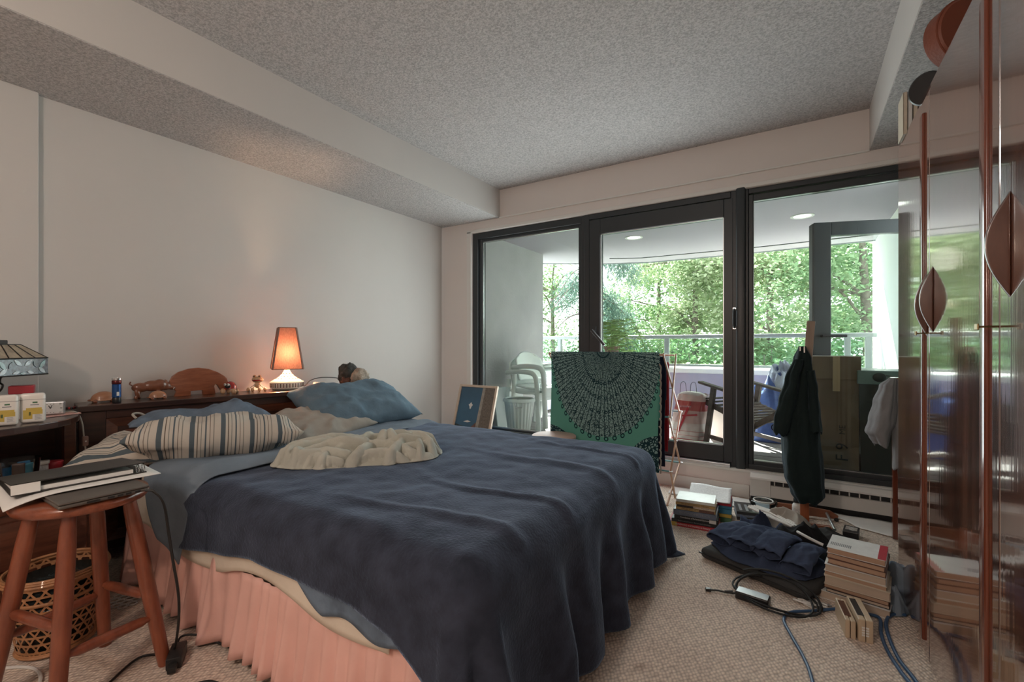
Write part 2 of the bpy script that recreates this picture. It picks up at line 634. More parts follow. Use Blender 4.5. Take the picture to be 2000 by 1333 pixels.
w2 = setting('window_2', 'fixed full-height window right of the glass door')
frame_rect(-0.345, 0.86, 0.195, 2.155, 0.035, FY, FY + .10, w2)
frame_rect(-0.31, 0.84, 0.225, 2.115, 0.03, FY + .015, FY + .08, w2, wt=0.045)
MB().bb(-0.283, 0.812, FY + .048, FY + .053, 0.252, 2.075).build('pane', 'pane_glass', w2)
beading(-0.284, 0.812, 0.252, 2.075, FY + .04, w2)

# baseboard heater under the right window
bh = thing('baseboard_heater', 'long cream electric baseboard heater under the right window', 'heater', (-0.29, YW, 0))
MB().bb(0, 1.14, -0.075, -0.01, 0.045, 0.125, 0.004).build('front_cover', 'heater_enamel', bh)
MB().prism([(0, 0), (-0.078, 0), (-0.078, 0.012), (-0.05, 0.034), (0, 0.036)], 1.14,
           Matrix.Translation((0, -0.005, 0.158)) @ Matrix(((0, 0, 1, 0), (1, 0, 0, 0), (0, 1, 0, 0), (0, 0, 0, 1)))).build('top_cap', 'white_trim', bh)
MB().bb(0.09, 1.14, -0.055, -0.012, 0.125, 0.158).build('heating_slot', 'black_plastic', bh, label='dark slot with heating fins')
MB().bb(0.0, 0.12, -0.078, -0.01, 0.04, 0.170, 0.003).build('end_cap', 'heater_enamel', bh)
for k in range(20):
    MB().bb(0.14 + k * .05, 0.146 + k * .05, -0.068, -0.055, 0.126, 0.15).build('fin', 'heater_enamel', bh)
MB().bb(0.0, 1.14, -0.05, -0.01, 0.0, 0.045).build('base_gap', 'black_plastic', bh)
bb_ = MB()
bb_.bb(-2.70, -0.30, YW - .012, YW, 0, 0.09, 0.003)
struct('baseboard_far', bb_, 'white_trim', 'white baseboard below the glass door')

# crumpled white sheet lying on the carpet along the heater
sh = MB()
ax = [(-0.80, 3.34, 3.49), (-0.55, 3.31, 3.47), (-0.38, 3.29, 3.465), (-0.2, 3.33, 3.465), (-0.05, 3.40, 3.465), (0.1, 3.425, 3.465), (0.2, 3.40, 3.465), (0.3, 3.28, 3.465), (0.42, 3.235, 3.465), (0.6, 3.20, 3.465), (0.8, 3.2, 3.465)]
def sheet_fn(u, v):
    q = u * (len(ax) - 1)
    i = min(int(q), len(ax) - 2)
    t = q - i
    t = t * t * (3 - 2 * t)
    x = ax[i][0] + (ax[i + 1][0] - ax[i][0]) * (q - i)
    a = ax[i][1] + (ax[i + 1][1] - ax[i][1]) * t
    b = ax[i][2]
    return Vector((x, a + (b - a) * v, 0.006 + 0.006 * v + 0.010 * v * abs(nz(x * 4, v * 2, 3)) + 0.004 * abs(nz(x * 9, v * 3))))
sh.grid(sheet_fn, 60, 8)
tag(sh.build('floor_sheet', 'paper_white', None, True, 180, solid=0.003), 'white plastic sheet spread on the carpet along the heater', 'sheet')

# ------------------------------------------------------------------ balcony
DZ = 0.13
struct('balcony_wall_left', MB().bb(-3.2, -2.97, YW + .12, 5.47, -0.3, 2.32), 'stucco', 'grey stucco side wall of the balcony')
sof = MB()
sof.prism([(-7.0, YW + .12), (XR + 3.0, YW + .12), (XR + 3.0, 6.75), (0.9, 6.80), (-0.6, 6.86), (-1.9, 6.82), (-2.5, 6.58), (-3.3, 6.05), (-7.0, 5.0)], 0.35, Matrix.Translation((0, 0, 2.30)))
struct('balcony_ceiling', sof, 'soffit_paint', 'pale curved balcony soffit with recessed lights')
gr = MB()
gp = [(-2.3, 6.22), (-1.9, 6.42), (-0.6, 6.50), (0.72, 6.45)]
for a, b in zip(gp, gp[1:]):
    gr.bar((a[0], a[1], 2.299), (b[0], b[1], 2.299), 0.025, 0.012)
struct('trim_5', gr, 'dark_frame', 'dark drip groove along the balcony soffit')
edge = MB()
ep = [(-3.3, 6.06), (-2.5, 6.59), (-1.9, 6.83), (-0.6, 6.87), (0.9, 6.81)]
for a, b in zip(ep, ep[1:]):
    edge.bar((a[0], a[1], 2.305), (b[0], b[1], 2.305), 0.04, 0.03)
struct('trim_6', edge, 'rail_metal', 'grey metal drip edge of the balcony soffit')
for x, y, lb in ((-1.618, 5.16, 'round recessed balcony light above the glass door'), (0.012, 5.167, 'round recessed balcony light beside the dark window frame')):
    t = thing('ceiling_light', lb, 'light', (x, y, 2.30), group='recessed balcony lights')
    MB().lathe([(0.0, -0.001), (0.075, -0.001)], n=24).build('lens', 'downlight', t)
    MB().lathe([(0.075, 0.002), (0.075, -0.006), (0.10, -0.006), (0.10, 0.002)], n=24).build('trim_ring', 'white_trim', t, True)
dk = setting('floor_deck', 'grey weathered timber balcony deck')
for k in range(19):
    y0 = YW + .125 + k * 0.139
    MB().bb(-2.96, 1.9, y0, y0 + 0.131, DZ - 0.03, DZ + random.Random(k).uniform(-.002, .002), 0.004).build('plank', 'deck_wood', dk)
MB().bb(-3.2, 1.9, YW + .12, 6.9, -0.5, DZ - 0.035).build('deck_base', 'soil', dk)
pw = MB()
pw.bb(-7.0, 1.9, 6.26, 7.0, -1.2, 0.70)
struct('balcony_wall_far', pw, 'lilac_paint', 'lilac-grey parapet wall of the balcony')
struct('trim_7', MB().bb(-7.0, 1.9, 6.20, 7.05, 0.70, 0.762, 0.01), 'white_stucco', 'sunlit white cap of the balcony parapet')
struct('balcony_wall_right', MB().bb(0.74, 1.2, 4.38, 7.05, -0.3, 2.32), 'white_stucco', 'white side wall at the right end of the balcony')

rl = thing('balcony_railing', 'grey metal balcony railing with glass panels on the parapet', 'railing', (-1.0, 6.45, 0.762))
MB().bar((-6.0, 0, 0.415), (1.72, 0, 0.415), 0.075, 0.05, bev=0.012).build('handrail', 'rail_metal', rl)
MB().bar((-6.0, 0, 0.03), (1.72, 0, 0.03), 0.05, 0.03).build('bottom_rail', 'rail_metal', rl)
px_ = [-4.4, -2.2, -0.56, 1.64]
for x in px_ + [1.45]:
    MB().bb(x - .03, x + .03, -.03, .03, 0, 0.40, 0.004).build('post', 'rail_metal', rl)
for a, b in zip(px_, px_[1:]):
    MB().bb(a + .05, b - .05, -.004, .004, 0.06, 0.375).build('glass_panel', 'rail_glass', rl)

# balcony door of the next room, standing open outside
od = thing('open_door', 'dark framed glass door standing open out on the balcony', 'door', (0.075, 4.117, DZ), math.atan2(.193, .517))
frame_rect(0, 0.70, 0.01, 1.85, 0.115, -.025, .03, od, wr=0.085, wt=0.10, wb=0.12)
MB().bb(0.115, 0.615, -0.004, 0.002, 0.13, 1.75).build('pane', 'pane_glass', od)
hh = MB()
hh.tube([(0.05, -.026, 1.0), (0.05, -.06, 1.0)], 0.01, 8)
hh.tube([(0.04, -.062, 1.0), (0.20, -.062, 1.0)], 0.010, 8)
hh.build('door_handle', 'black_plastic', od, True)
MB().bb(-0.012, 0.0, -.028, .032, 0.02, 1.84, 0.002).build('seal', 'black_rubber', od)
# ------------------------------------------------------------------ bed
mat('navy_fleece', (0.037, 0.044, 0.066), 0.95, bump=0.4, bscale=110, var=0.30, vscale=16, spec=0.15, sheen=0.50, dist=0.006)
mat('slate_sheet', (0.195, 0.245, 0.300), 0.85, bump=0.6, bscale=15, var=0.12, vscale=7, spec=0.15)
mat('denim_blue', (0.135, 0.180, 0.240), 0.9, bump=0.8, bscale=20, var=0.25, vscale=12, spec=0.15)
mat('steel_blue', (0.135, 0.205, 0.265), 0.85, bump=0.8, bscale=13, var=0.15, vscale=8, spec=0.15)
mat('sage_cotton', (0.52, 0.52, 0.455), 0.85, bump=0.6, bscale=30, var=0.10, vscale=9, spec=0.15)
mat('taupe_cotton', (0.36, 0.33, 0.29), 0.85, bump=0.3, bscale=20, var=0.08, vscale=8, spec=0.15)
mat('cream_cotton', (0.68, 0.60, 0.50), 0.85, bump=0.2, bscale=25, var=0.06, vscale=8, spec=0.15)
mat('pink_cotton', (0.78, 0.47, 0.41), 0.8, bump=0.12, bscale=30, var=0.08, vscale=6, spec=0.15)
mat('lace_beige', (0.45, 0.39, 0.31), 0.9, bump=0.6, bscale=120)
STR = [(0.06, 0.22, (0.10, 0.13, 0.15)), (0.30, 0.33, (0.12, 0.10, 0.08)), (0.42, 0.445, (0.20, 0.22, 0.20)), (0.55, 0.60, (0.10, 0.13, 0.15)), (0.70, 0.72, (0.14, 0.11, 0.09)), (0.82, 0.85, (0.25, 0.25, 0.22))]
stripes('ticking_a', (0.56, 0.52, 0.46), STR, 0, 0.115)
stripes('ticking_b', (0.56, 0.52, 0.46), STR, 1, 0.115)
wood('mahogany', (0.060, 0.020, 0.012), (0.150, 0.052, 0.028), (10, 1, 10), 4, 0.35, 0.4)
wood('mahogany_dark', (0.022, 0.010, 0.008), (0.060, 0.024, 0.016), (10, 1, 10), 4, 0.3, 0.5)
wood('cherry_stool', (0.17, 0.042, 0.019), (0.28, 0.078, 0.036), (5, 5, 1), 7, 0.32, 0.5)
wood('cherry_seat', (0.17, 0.042, 0.019), (0.30, 0.085, 0.038), (1, 9, 9), 5, 0.32, 0.5)

BX0, BX1, BY0, BY1, BZ = -2.60, -0.62, 0.84, 2.31, 0.525
bed = thing('bed', 'double bed with cream mattress and gathered pink skirt', 'bed', (-1.6, 1.57, 0))
MB().bb(BX0, BX1, BY0, BY1, 0.29, BZ, 0.09, 5).build('mattress', 'cream_cotton', bed, True, world=True)
MB().bb(BX0 + .02, BX1 - .02, BY0 + .02, BY1 - .02, 0.08, 0.29, 0.03, 3).build('box_spring', 'cream_cotton', bed, True, world=True)
rnd = random.Random(4)
def skirt_path(t):
    """round the bed: head end near side -> foot -> far side; t = distance"""
    L1 = BX1 - BX0; L2 = BY1 - BY0
    if t < L1:
        return Vector((BX0 + t, BY0 - .012, 0)), Vector((0, -1, 0))
    if t < L1 + L2:
        return Vector((BX1 - .035, BY0 + (t - L1), 0)), Vector((1, 0, 0))
    return Vector((BX1 - (t - L1 - L2), BY1 + .012, 0)), Vector((0, 1, 0))
LT = 2 * (BX1 - BX0) + (BY1 - BY0)
def skirt_fn(u, v):
    t = u * LT
    p, n = skirt_path(t)
    ph = t * 42 + 5.0 * nz(t * 2.3, 1.7) * 2
    a = (1 - v)
    fold = math.sin(ph) * (0.5 + 0.5 * nz(t * 3, 9.1)) + 0.5 * math.sin(ph * 2.3 + 1)
    out = 0.012 + 0.030 * a + fold * (0.007 + 0.026 * a)
    if n.x > .5:
        out = 0.010 + fold * 0.006
    z = 0.012 + 0.283 * v + (0.018 * a * (0.5 + nz(t * 4, 4.4)))
    return p + n * out + Vector((0, 0, z))
MB().grid(skirt_fn, 520, 10).build('bed_skirt', 'pink_cotton', bed, True, 180, world=True, solid=0.002)
def gather_fn(u, v):
    t = u * (BX1 - BX0)
    p, n = skirt_path(t)
    return p + n * (0.016 + 0.006 * math.sin(t * 80)) + Vector((0, 0, 0.285 + 0.022 * v))
def pad_fn(u, v):
    t = 0.02 + u * 1.70
    p, n = skirt_path(t)
    lo = 0.262 + 0.028 * math.sin(t * 7 + 1.5 * nz(t * 3, 2)) + 0.040 * (t / 2)
    return p + n * (0.008 + 0.017 * (1 - v) + 0.003 * math.sin(t * 21 + v * 2) * (1 - v)) + Vector((0, 0, lo + (0.43 - lo) * v))
MB().grid(pad_fn, 150, 10).build('mattress_pad', 'cream_cotton', bed, True, 180, world=True, solid=0.004, label='pale mattress pad hanging in waves above the pink skirt')
def lace_fn(u, v):
    t = 1.36 + u * 0.24
    p, n = skirt_path(t)
    uu = (t + BX0 + 1.34) / 0.58
    lo = 0.405 - 0.095 * min(1, uu * 2.6) + 0.012 * math.sin(uu * 14)
    return p + n * (0.030 + 0.0025 * math.sin(t * 160)) + Vector((0, 0, lo - 0.016 + 0.04 * v))

def drape(px, py, r, zt, core, amp, kf, seed=0.0, flare=0.10, floor=0.015):
    x0, x1, y0, y1 = core
    qx = min(max(px, x0), x1); qy = min(max(py, y0), y1)
    dx, dy = px - qx, py - qy
    d = math.hypot(dx, dy)
    if d < 1e-9:
        return Vector((px, py, zt))
    nx, ny = dx / d, dy / d
    arc = r * PI / 2
    if d < arc:
        a = d / r
        return Vector((qx + nx * r * math.sin(a), qy + ny * r * math.sin(a), zt - r * (1 - math.cos(a))))
    rest = d - arc
    ang = math.atan2(ny, nx)
    s = (qx - x1) + 0.22 * (ang + PI / 2) + (qy - y0)
    corner = abs(nx * ny) * 2
    ph = s * kf + 2.2 * nz(px * 1.6, py * 1.6, seed)
    g = min(1, rest / 0.28)
    f = amp * g * (0.15 + 0.85 * max(0, nx)) * (math.sin(ph) + 0.35 * math.sin(1.7 * ph + 1.3)) * (1 + 0.5 * corner)
    out = r + rest * flare * (1 + corner) + f
    z = zt - r - rest * 0.985
    if z < floor:
        out += (floor - z) * 0.75
        z = floor + 0.010 * abs(math.sin(ph * 1.3)) + 0.006 * abs(nz(px * 9, py * 9, 3))
    tx, ty = -ny, nx
    sl = 0.3 * f
    return Vector((qx + nx * out + tx * sl, qy + ny * out + ty * sl, z))

def lerp_tab(tab, x):
    if x <= tab[0][0]:
        return tab[0][1]
    for (a, b), (c, d) in zip(tab, tab[1:]):
        if x <= c:
            t = (x - a) / (c - a)
            return b + (d - b) * t
    return tab[-1][1]

RB = 0.10
CORE = (-9, BX1 - 0.085, BY0 + .055, BY1 - .06)
NEAR = [(-2.2, 0.33), (-1.9, 0.30), (-1.5, 0.235), (-1.0, 0.235), (-0.85, 0.26), (-0.70, 0.36), (-0.5, 0.52), (-0.2, 0.58)]
def blanket_fn(u, v):
    x0 = -2.06 + 0.05 * math.sin(v * 5 + 0.5) + 0.06 * max(0, v - .8) * 5 * .3
    x1 = BX1 - 0.085 + 0.157 + 0.415
    px = x0 + (x1 - x0) * u
    yn = CORE[2] - lerp_tab(NEAR, px)
    yf = CORE[3] + 0.34
    py = yn + (yf - yn) * v
    q = drape(px, py, RB, BZ + 0.022, CORE, 0.030, 24, 1.0)
    # soft lumps and long creases on the top
    e = 0.016 * nz(px * 1.7, py * 1.7, 5) + 0.007 * nz(px * 5, py * 5, 8) + 0.004 * nz(px * 13, py * 13, 2)
    crease = 0.010 * max(0, 1 - abs(math.sin(py * 8 + 2.6 * nz(px * 1.2, py * 1.5, 4) + px * 1.5)) * 3.0) * max(0, min(1, (px + 1.45) / 0.5))
    q.z += (e + crease) * (1 if q.z > BZ - 0.02 else 0.3)
    q.x += 0.010 * nz(px * 6, py * 6, 11)
    q.y += 0.010 * nz(px * 6, py * 6, 12)
    q.z = max(q.z, 0.012)
    return q
bl = MB().grid(blanket_fn, 190, 170)
tag(bl.build('blanket', 'navy_fleece', None, True, 180, solid=0.006), 'navy blue fleece blanket spread over the bed and trailing at the foot', 'blanket')

def sheet2_fn(u, v):
    x0, x1 = -2.40, -1.98 + 0.05 * math.sin(v * 5 + 0.5)
    px = x0 + (x1 - x0) * u
    yn = CORE[2] - (0.32 + 0.05 * u - 0.25 * (1 - u) ** 3)
    yf = CORE[3] + 0.40
    py = yn + (yf - yn) * v
    q = drape(px, py, RB, BZ + 0.030, CORE, 0.008, 30, 2.0, flare=0.14)
    roll = 0.022 * math.sin(PI * min(1, max(0, (u - .55) / .45))) * (0.6 + 0.6 * nz(py * 3, 2.2))
    q.z += 0.012 * nz(px * 4, py * 3, 6) + 0.006 * nz(px * 12, py * 7, 1) + max(0, roll)
    return q
sb = MB().grid(sheet2_fn, 50, 150)
tag(sb.build('top_sheet', 'slate_sheet', None, True, 180, solid=0.005), 'slate blue sheet folded back over the navy blanket below the pillows', 'sheet')
def under_fn(u, v):
    t = (-1.34 + u * 0.54) - BX0
    p, n = skirt_path(min(t, BX1 - BX0 - .001))
    lo = 0.405 - 0.095 * min(1, u * 2.6) + 0.012 * math.sin(u * 14)
    return p + n * (0.017 + 0.019 * (1 - v) + 0.003 * math.sin(t * 15 + v) * (1 - v)) + Vector((0, 0, lo + (0.46 - lo) * v))
us = MB().grid(under_fn, 90, 10)
tag(us.build('under_sheet', 'denim_blue', None, True, 180, solid=0.004), 'blue cotton sheet hem showing below the blanket above the pink skirt', 'sheet')

# ------------------------------------------------------------------ pillows
def pillow(name, L, W, T, m, label, loc, rot, wr=0.024, pinch=0.09, seed=0, n=44, scale_uv=True, flop=0.0):
    mb = MB()
    def side(sg):
        def fn(u, v):
            a, b = 2 * u - 1, 2 * v - 1
            ka, kb = abs(a) ** 3.2, abs(b) ** 3.2
            th = T / 2 * max(0.0, (1 - ka) * (1 - kb)) ** 0.55
            x = a * L / 2 * (1 - pinch * (1 - b * b) * abs(a) ** 2)
            y = b * W / 2 * (1 - pinch * (1 - a * a) * abs(b) ** 2)
            edge = max(abs(a), abs(b))
            k = 0.35 + 0.65 * min(1, edge)
            w_ = wr * k * (nz(x * 9, y * 9, seed) + 0.7 * nz(x * 20, y * 20, seed + 3) + 1.2 * (ridge(x * 5 + seed, y * 8) - .6)) * (1 - edge ** 8)
            return Vector((x, y, sg * th + w_ + flop * a * a))
        return fn
    mb.grid(side(1), n, n, (L, W))
    mb.grid(side(-1), n, n, (L, W))
    o = mb.build(name, m, None, True, 180, weld=True)
    o.location = loc
    o.rotation_euler = rot
    return tag(o, label, 'pillow')
pillow('pillow', 0.66, 0.46, 0.13, 'ticking_b', 'striped ticking pillow under the other striped one, nearest the nightstand', (-2.54, 0.97, 0.595), (R(2), R(-3), R(60)), seed=2)
pillow('pillow', 0.70, 0.50, 0.21, 'ticking_a', 'striped ticking pillow lying under the folded blue cloth', (-2.40, 1.11, 0.615), (R(-9), R(2), R(66)), seed=5)
pillow('pillow', 0.62, 0.42, 0.13, 'taupe_cotton', 'plain taupe pillow under the big blue pillow', (-2.40, 1.64, 0.60), (R(14), R(-4), R(100)), seed=8)
pillow('pillow', 0.74, 0.50, 0.21, 'steel_blue', 'big steel blue pillow leaning against the headboard', (-2.475, 1.985, 0.672), (R(24), R(-2), R(84)), seed=11, wr=0.022)

# folded blue cloth on the striped pillow
def fold_cloth(u, v):
    a, b = 2 * u - 1, 2 * v - 1
    L, W = 0.60, 0.26
    x = a * L / 2 * (1 + 0.06 * nz(b * 2, 1)); y = b * W / 2 * (1 + 0.15 * nz(a * 2, 7))
    e = max(abs(a) ** 6, abs(b) ** 5)
    hump = 0.05 * math.exp(-((a - .35) / .3) ** 2)
    z = (0.035 + hump + 0.014 * ridge(x * 9, y * 12 + x * 6) + 0.008 * nz(x * 22, y * 22)) * (1 - e) - 0.02 * e
    return Vector((x, y, z))
fc = MB().grid(fold_cloth, 70, 40).build('folded_cloth', 'denim_blue', None, True, 180, solid=0.006)
fc.location = (-2.47, 1.10, 0.695); fc.rotation_euler = (R(-4), R(4), R(70))
tag(fc, 'crumpled blue garment folded on top of the striped pillows', 'cloth')
ft = MB()
ft.tube(smooth_path([(-.28, -.03, .012), (-.295, -.01, .030), (-.275, .02, .034), (-.25, .03, .022)], 5), 0.005, 8)
ft.build('waistband_loop', 'taupe_cotton', fc, True, label='pale folded waistband')

# crumpled sage sheet on the bed
def crumple(u, v):
    a, b = 2 * u - 1, 2 * v - 1
    L, W = 0.74, 0.40
    rr = max(abs(a), abs(b)) / max(1e-6, math.hypot(a, b))
    a2, b2 = a * rr, b * rr
    rho = min(1, math.hypot(a2, b2))
    x = a2 * L / 2 * (1 + 0.16 * nz(math.atan2(b, a) * 1.3, 3.3)); y = b2 * W / 2 * (1 + 0.20 * nz(math.atan2(b, a) * 1.7, 8.8))
    dome = (1 - rho ** 2.6)
    bulk = 0.55 + 0.5 * math.exp(-((x - .08) / .17) ** 2) - 0.1 * math.exp(-((x + .2) / .08) ** 2)
    h = 0.034 * bulk * dome
    wx, wy = x + 0.025 * nz(x * 6, y * 6, 1), y + 0.025 * nz(x * 6, y * 6, 2)
    top = 0.0
    for (ax_, ay_, bx_, by_, w_, hh) in FOLDS:
        dx, dy = bx_ - ax_, by_ - ay_
        L2 = dx * dx + dy * dy
        t = max(0, min(1, ((wx - ax_) * dx + (wy - ay_) * dy) / L2))
        d = math.hypot(wx - ax_ - t * dx, wy - ay_ - t * dy) / w_
        if d < 1:
            top = max(top, hh * math.sqrt(1 - d * d) * (0.45 + 0.55 * math.sin(PI * (0.15 + 0.7 * t))))
    h += top * min(1, (1 - rho) * 9) + 0.006 * nz(x * 30, y * 30, 5) * dome
    sw = 0.02 * dome
    return Vector((x + sw * nz(x * 9, y * 9, 7), y - 0.35 * top, max(0.004, h)))
_fr = random.Random(21)
FOLDS = []
for k in range(64):
    cx_, cy_ = _fr.uniform(-.32, .32), _fr.uniform(-.16, .16)
    an_ = _fr.gauss(0.35, 0.75); ln_ = _fr.uniform(.05, .17)
    w_ = _fr.uniform(.009, .034)
    FOLDS.append((cx_ - ln_ * math.cos(an_), cy_ - ln_ * math.sin(an_), cx_ + ln_ * math.cos(an_), cy_ + ln_ * math.sin(an_), w_, min(.085, w_ * _fr.uniform(1.9, 3.6))))
cs = MB().grid(crumple, 190, 150).build('crumpled_sheet', 'sage_cotton', None, True, 180, solid=0.004)
cs.location = (-1.70, 1.40, BZ + 0.024); cs.rotation_euler = (0, 0, R(48))
tag(cs, 'crumpled pale sage sheet heaped on the navy blanket', 'sheet')

# ------------------------------------------------------------------ headboard
HB = thing('headboard', 'dark mahogany headboard with a wide shelf top', 'headboard', (-2.87, 0.715, 0), math.atan2(.266, 1.535) * -1)
# local frame: +y along the headboard, -x towards the wall
HL = 1.558
MB().prism([(0, 0), (0, HL), (-0.30, HL), (-0.219, 0.0)], 0.029, Matrix.Translation((0, 0, 0.742)), 0.004).build('shelf_top', 'mahogany_dark', HB)
MB().bb(-0.205, -0.04, 0.02, HL - .02, 0.05, 0.742).build('body', 'mahogany_dark', HB)
MB().bb(-0.055, -0.016, 0.0, 0.10, 0.0, 0.742, 0.004).build('end_stile', 'mahogany_dark', HB)
MB().bb(-0.055, -0.016, HL - .1, HL, 0.0, 0.742, 0.004).build('end_stile', 'mahogany_dark', HB)
MB().bb(-0.05, -0.022, 0.10, HL - .10, 0.700, 0.742, 0.003).build('top_rail', 'mahogany_dark', HB)
def mould(y0, y1, z0, z1, wd, parent):
    # picture-frame moulding: outer edge proud, inner edge sunk
    for (a, b, c, d) in (((y0, z0), (y1, z0), (y1 - wd, z0 + wd), (y0 + wd, z0 + wd)),
                         ((y1, z0), (y1, z1), (y1 - wd, z1 - wd), (y1 - wd, z0 + wd)),
                         ((y1, z1), (y0, z1), (y0 + wd, z1 - wd), (y1 - wd, z1 - wd)),
                         ((y0, z1), (y0, z0), (y0 + wd, z0 + wd), (y0 + wd, z1 - wd))):
        m_ = MB()
        m_.add([(-0.016, *a), (-0.016, *b), (-0.034, *c), (-0.034, *d), (-0.05, *a), (-0.05, *b), (-0.05, *c), (-0.05, *d)],
               [(0, 1, 2, 3), (0, 4, 5, 1), (2, 6, 7, 3), (1, 5, 6, 2), (0, 3, 7, 4)])
        m_.build('moulding', 'mahogany', parent)
mould(0.10, 0.78, 0.10, 0.70, 0.045, HB)
mould(0.78, HL - .10, 0.10, 0.70, 0.045, HB)
for a, b in ((0.145, 0.735), (0.825, HL - .145)):
    MB().bb(-0.05, -0.026, a + .02, b - .02, 0.165, 0.635, 0.010, 1).build('panel', 'mahogany', HB)

# ------------------------------------------------------------------ nightstand
NS = thing('nightstand', 'dark wood nightstand with open shelf and rounded top beside the bed', 'nightstand', (-2.7, 0.2, 0))
def W_(mb, name, m='mahogany_dark', parent=NS, smooth=False, label=None):
    return mb.build(name, m, parent, smooth, world=True, label=label)
top_poly = [(-3.04, 0.70), (-2.83, 0.70)] + [(-2.83 + 0.37 * math.sin(a) ** 1.0, 0.70 - 0.42 * (1 - math.cos(a))) for a in [PI / 2 * k / 8 for k in range(1, 9)]] + [(-2.42, 0.10), (-2.44, -0.1), (-2.83, -0.42), (-3.04, -0.42)]
W_(MB().prism(top_poly, 0.028, Matrix.Translation((0, 0, 0.722)), 0.004), 'table_top', 'mahogany_dark')
W_(MB().bb(-3.03, -2.84, 0.665, 0.69, 0.52, 0.722), 'side_panel')
W_(MB().bb(-2.86, -2.82, 0.655, 0.695, 0.52, 0.722, 0.003), 'front_post', 'mahogany')
W_(MB().bb(-3.03, -3.005, -0.42, 0.665, 0.52, 0.722), 'back_panel', 'mahogany_dark')
W_(MB().bb(-3.03, -2.43, -0.42, 0.672, 0.06, 0.49, 0.003), 'body', 'mahogany')
W_(MB().bb(-3.03, -2.395, -0.44, 0.69, 0.49, 0.52, 0.006), 'shelf_board', 'mahogany', smooth=True)
W_(MB().bb(-2.435, -2.41, -0.43, 0.68, 0.445, 0.482, 0.008), 'cornice', 'mahogany', smooth=True)
W_(MB().bb(-3.03, -2.45, -0.40, 0.66, 0.0, 0.07), 'plinth', 'mahogany_dark')
for z0, z1 in ((0.245, 0.415), (0.075, 0.235)):
    dr = W_(MB().bb(-2.435, -2.418, -0.38, 0.63, z0, z1, 0.004), 'drawer', 'mahogany')
    hnd = MB()
    zc = (z0 + z1) / 2
    hnd.tube(smooth_path([(-2.42, 0.58, zc + .05), (-2.39, 0.58, zc + .04), (-2.38, 0.58, zc), (-2.39, 0.58, zc - .04), (-2.42, 0.58, zc - .05)], 5), 0.009, 8)
    W_(hnd, 'handle', 'chrome', dr, True, label='curved bright metal handle')

# ------------------------------------------------------------------ stool
ST = thing('bar_stool', 'round cherry-stained wooden stool with turned legs holding a laptop', 'stool', (-1.9, 0.485, 0))
MB().lathe([(0, 0.565), (0.140, 0.565), (0.157, 0.570), (0.163, 0.582), (0.159, 0.595), (0.146, 0.600), (0, 0.600)], n=40).build('seat', 'cherry_seat', ST, True, 60)
lg = {}
for nm, ang in (('A', 57), ('B', 150), ('D', 246), ('C', -30)):
    a = R(ang)
    t = Vector((0.112 * math.cos(a), 0.112 * math.sin(a), 0.57)); b = Vector((0.208 * math.cos(a), 0.208 * math.sin(a), 0.0))
    lg[nm] = (t, b)
    MB().tube([t + (b - t) * k / 6 for k in range(7)], [0.017, 0.021, 0.0215, 0.0215, 0.021, 0.0195, 0.018], 14).build('leg', 'cherry_stool', ST, True, 60)
def on(nm, z):
    t, b = lg[nm]
    return b + (t - b) * (z / 0.57)
for p_, q_, z1, z2 in (('D', 'C', 0.275, 0.26), ('C', 'A', 0.185, 0.165), ('B', 'A', 0.235, 0.235), ('B', 'D', 0.20, 0.20)):
    p0, p1 = on(p_, z1), on(q_, z2)
    MB().tube([p0 + (p1 - p0) * k for k in (0, .10, .16, .5, .84, .90, 1)], [0.009, 0.010, 0.0145, 0.016, 0.0145, 0.010, 0.009], 12).build('stretcher', 'cherry_stool', ST, True, 60)

mat('laptop_grey', (0.115, 0.100, 0.088), 0.42, metal=0.2)
mat('binder_black', (0.030, 0.028, 0.026), 0.45, bump=0.05, bscale=200)
LP = thing('laptop', 'closed dark grey laptop lying on the wooden stool', 'laptop', (-1.88, 0.495, 0.601))
MB().bb(-0.145, 0.145, -0.105, 0.105, 0.0, 0.011, 0.005, 3).build('base', 'laptop_grey', LP, True)
MB().bb(-0.145, 0.145, -0.105, 0.105, 0.012, 0.018, 0.003, 3).build('lid', 'laptop_grey', LP, True)
for k, (y, w_) in enumerate(((-0.03, .03), (0.01, .016), (0.032, .014), (0.052, .014), (0.075, .014))):
    MB().bb(0.1445, 0.1458, y - w_ / 2, y + w_ / 2, 0.003, 0.009).build('port', 'black_plastic', LP)
PPR = MB()
def paper_fn(u, v):
    return Vector((-0.12 + 0.235 * u, -0.20 + 0.36 * v, 0.003 + (0.012 * (1 - v) ** 4 * -1 if False else 0) - 0.035 * max(0, .35 - v) ** 2 * 6 * u))
PPR.grid(paper_fn, 12, 16)
pp = PPR.build('paper_sheets', 'paper_white', None, True, 180, solid=0.002)
pp.location = (-1.96, 0.515, 0.622); pp.rotation_euler = (0, 0, R(-4))
tag(pp, 'white printed pages lying between the laptop and the black binder', 'papers')
for k in range(9):
    MB().bb(0.018 + 0.010 * (k % 3), 0.060 - 0.012 * (k % 2), -0.12 + k * .027, -0.117 + k * .027, 0.0042, 0.0046).build('print_line', 'black_plastic', pp)
BN = thing('ring_binder', 'black ring binder with white pages on top of the papers', 'binder', (-1.895, 0.49, 0.626), R(-3))
MB().bb(-0.27, 0.0, -0.16, 0.155, 0.0, 0.003, 0.001).build('back_cover', 'binder_black', BN)
cov = MB()
cov.add([(-0.27, -.16, .008), (0.0, -.16, .032), (0.0, .155, .032), (-0.27, .155, .008), (-0.27, -.16, .011), (0.0, -.16, .035), (0.0, .155, .035), (-0.27, .155, .011)],
        [(0, 1, 2, 3), (4, 7, 6, 5), (0, 4, 5, 1), (1, 5, 6, 2), (2, 6, 7, 3), (3, 7, 4, 0)])
cov.build('front_cover', 'binder_black', BN)
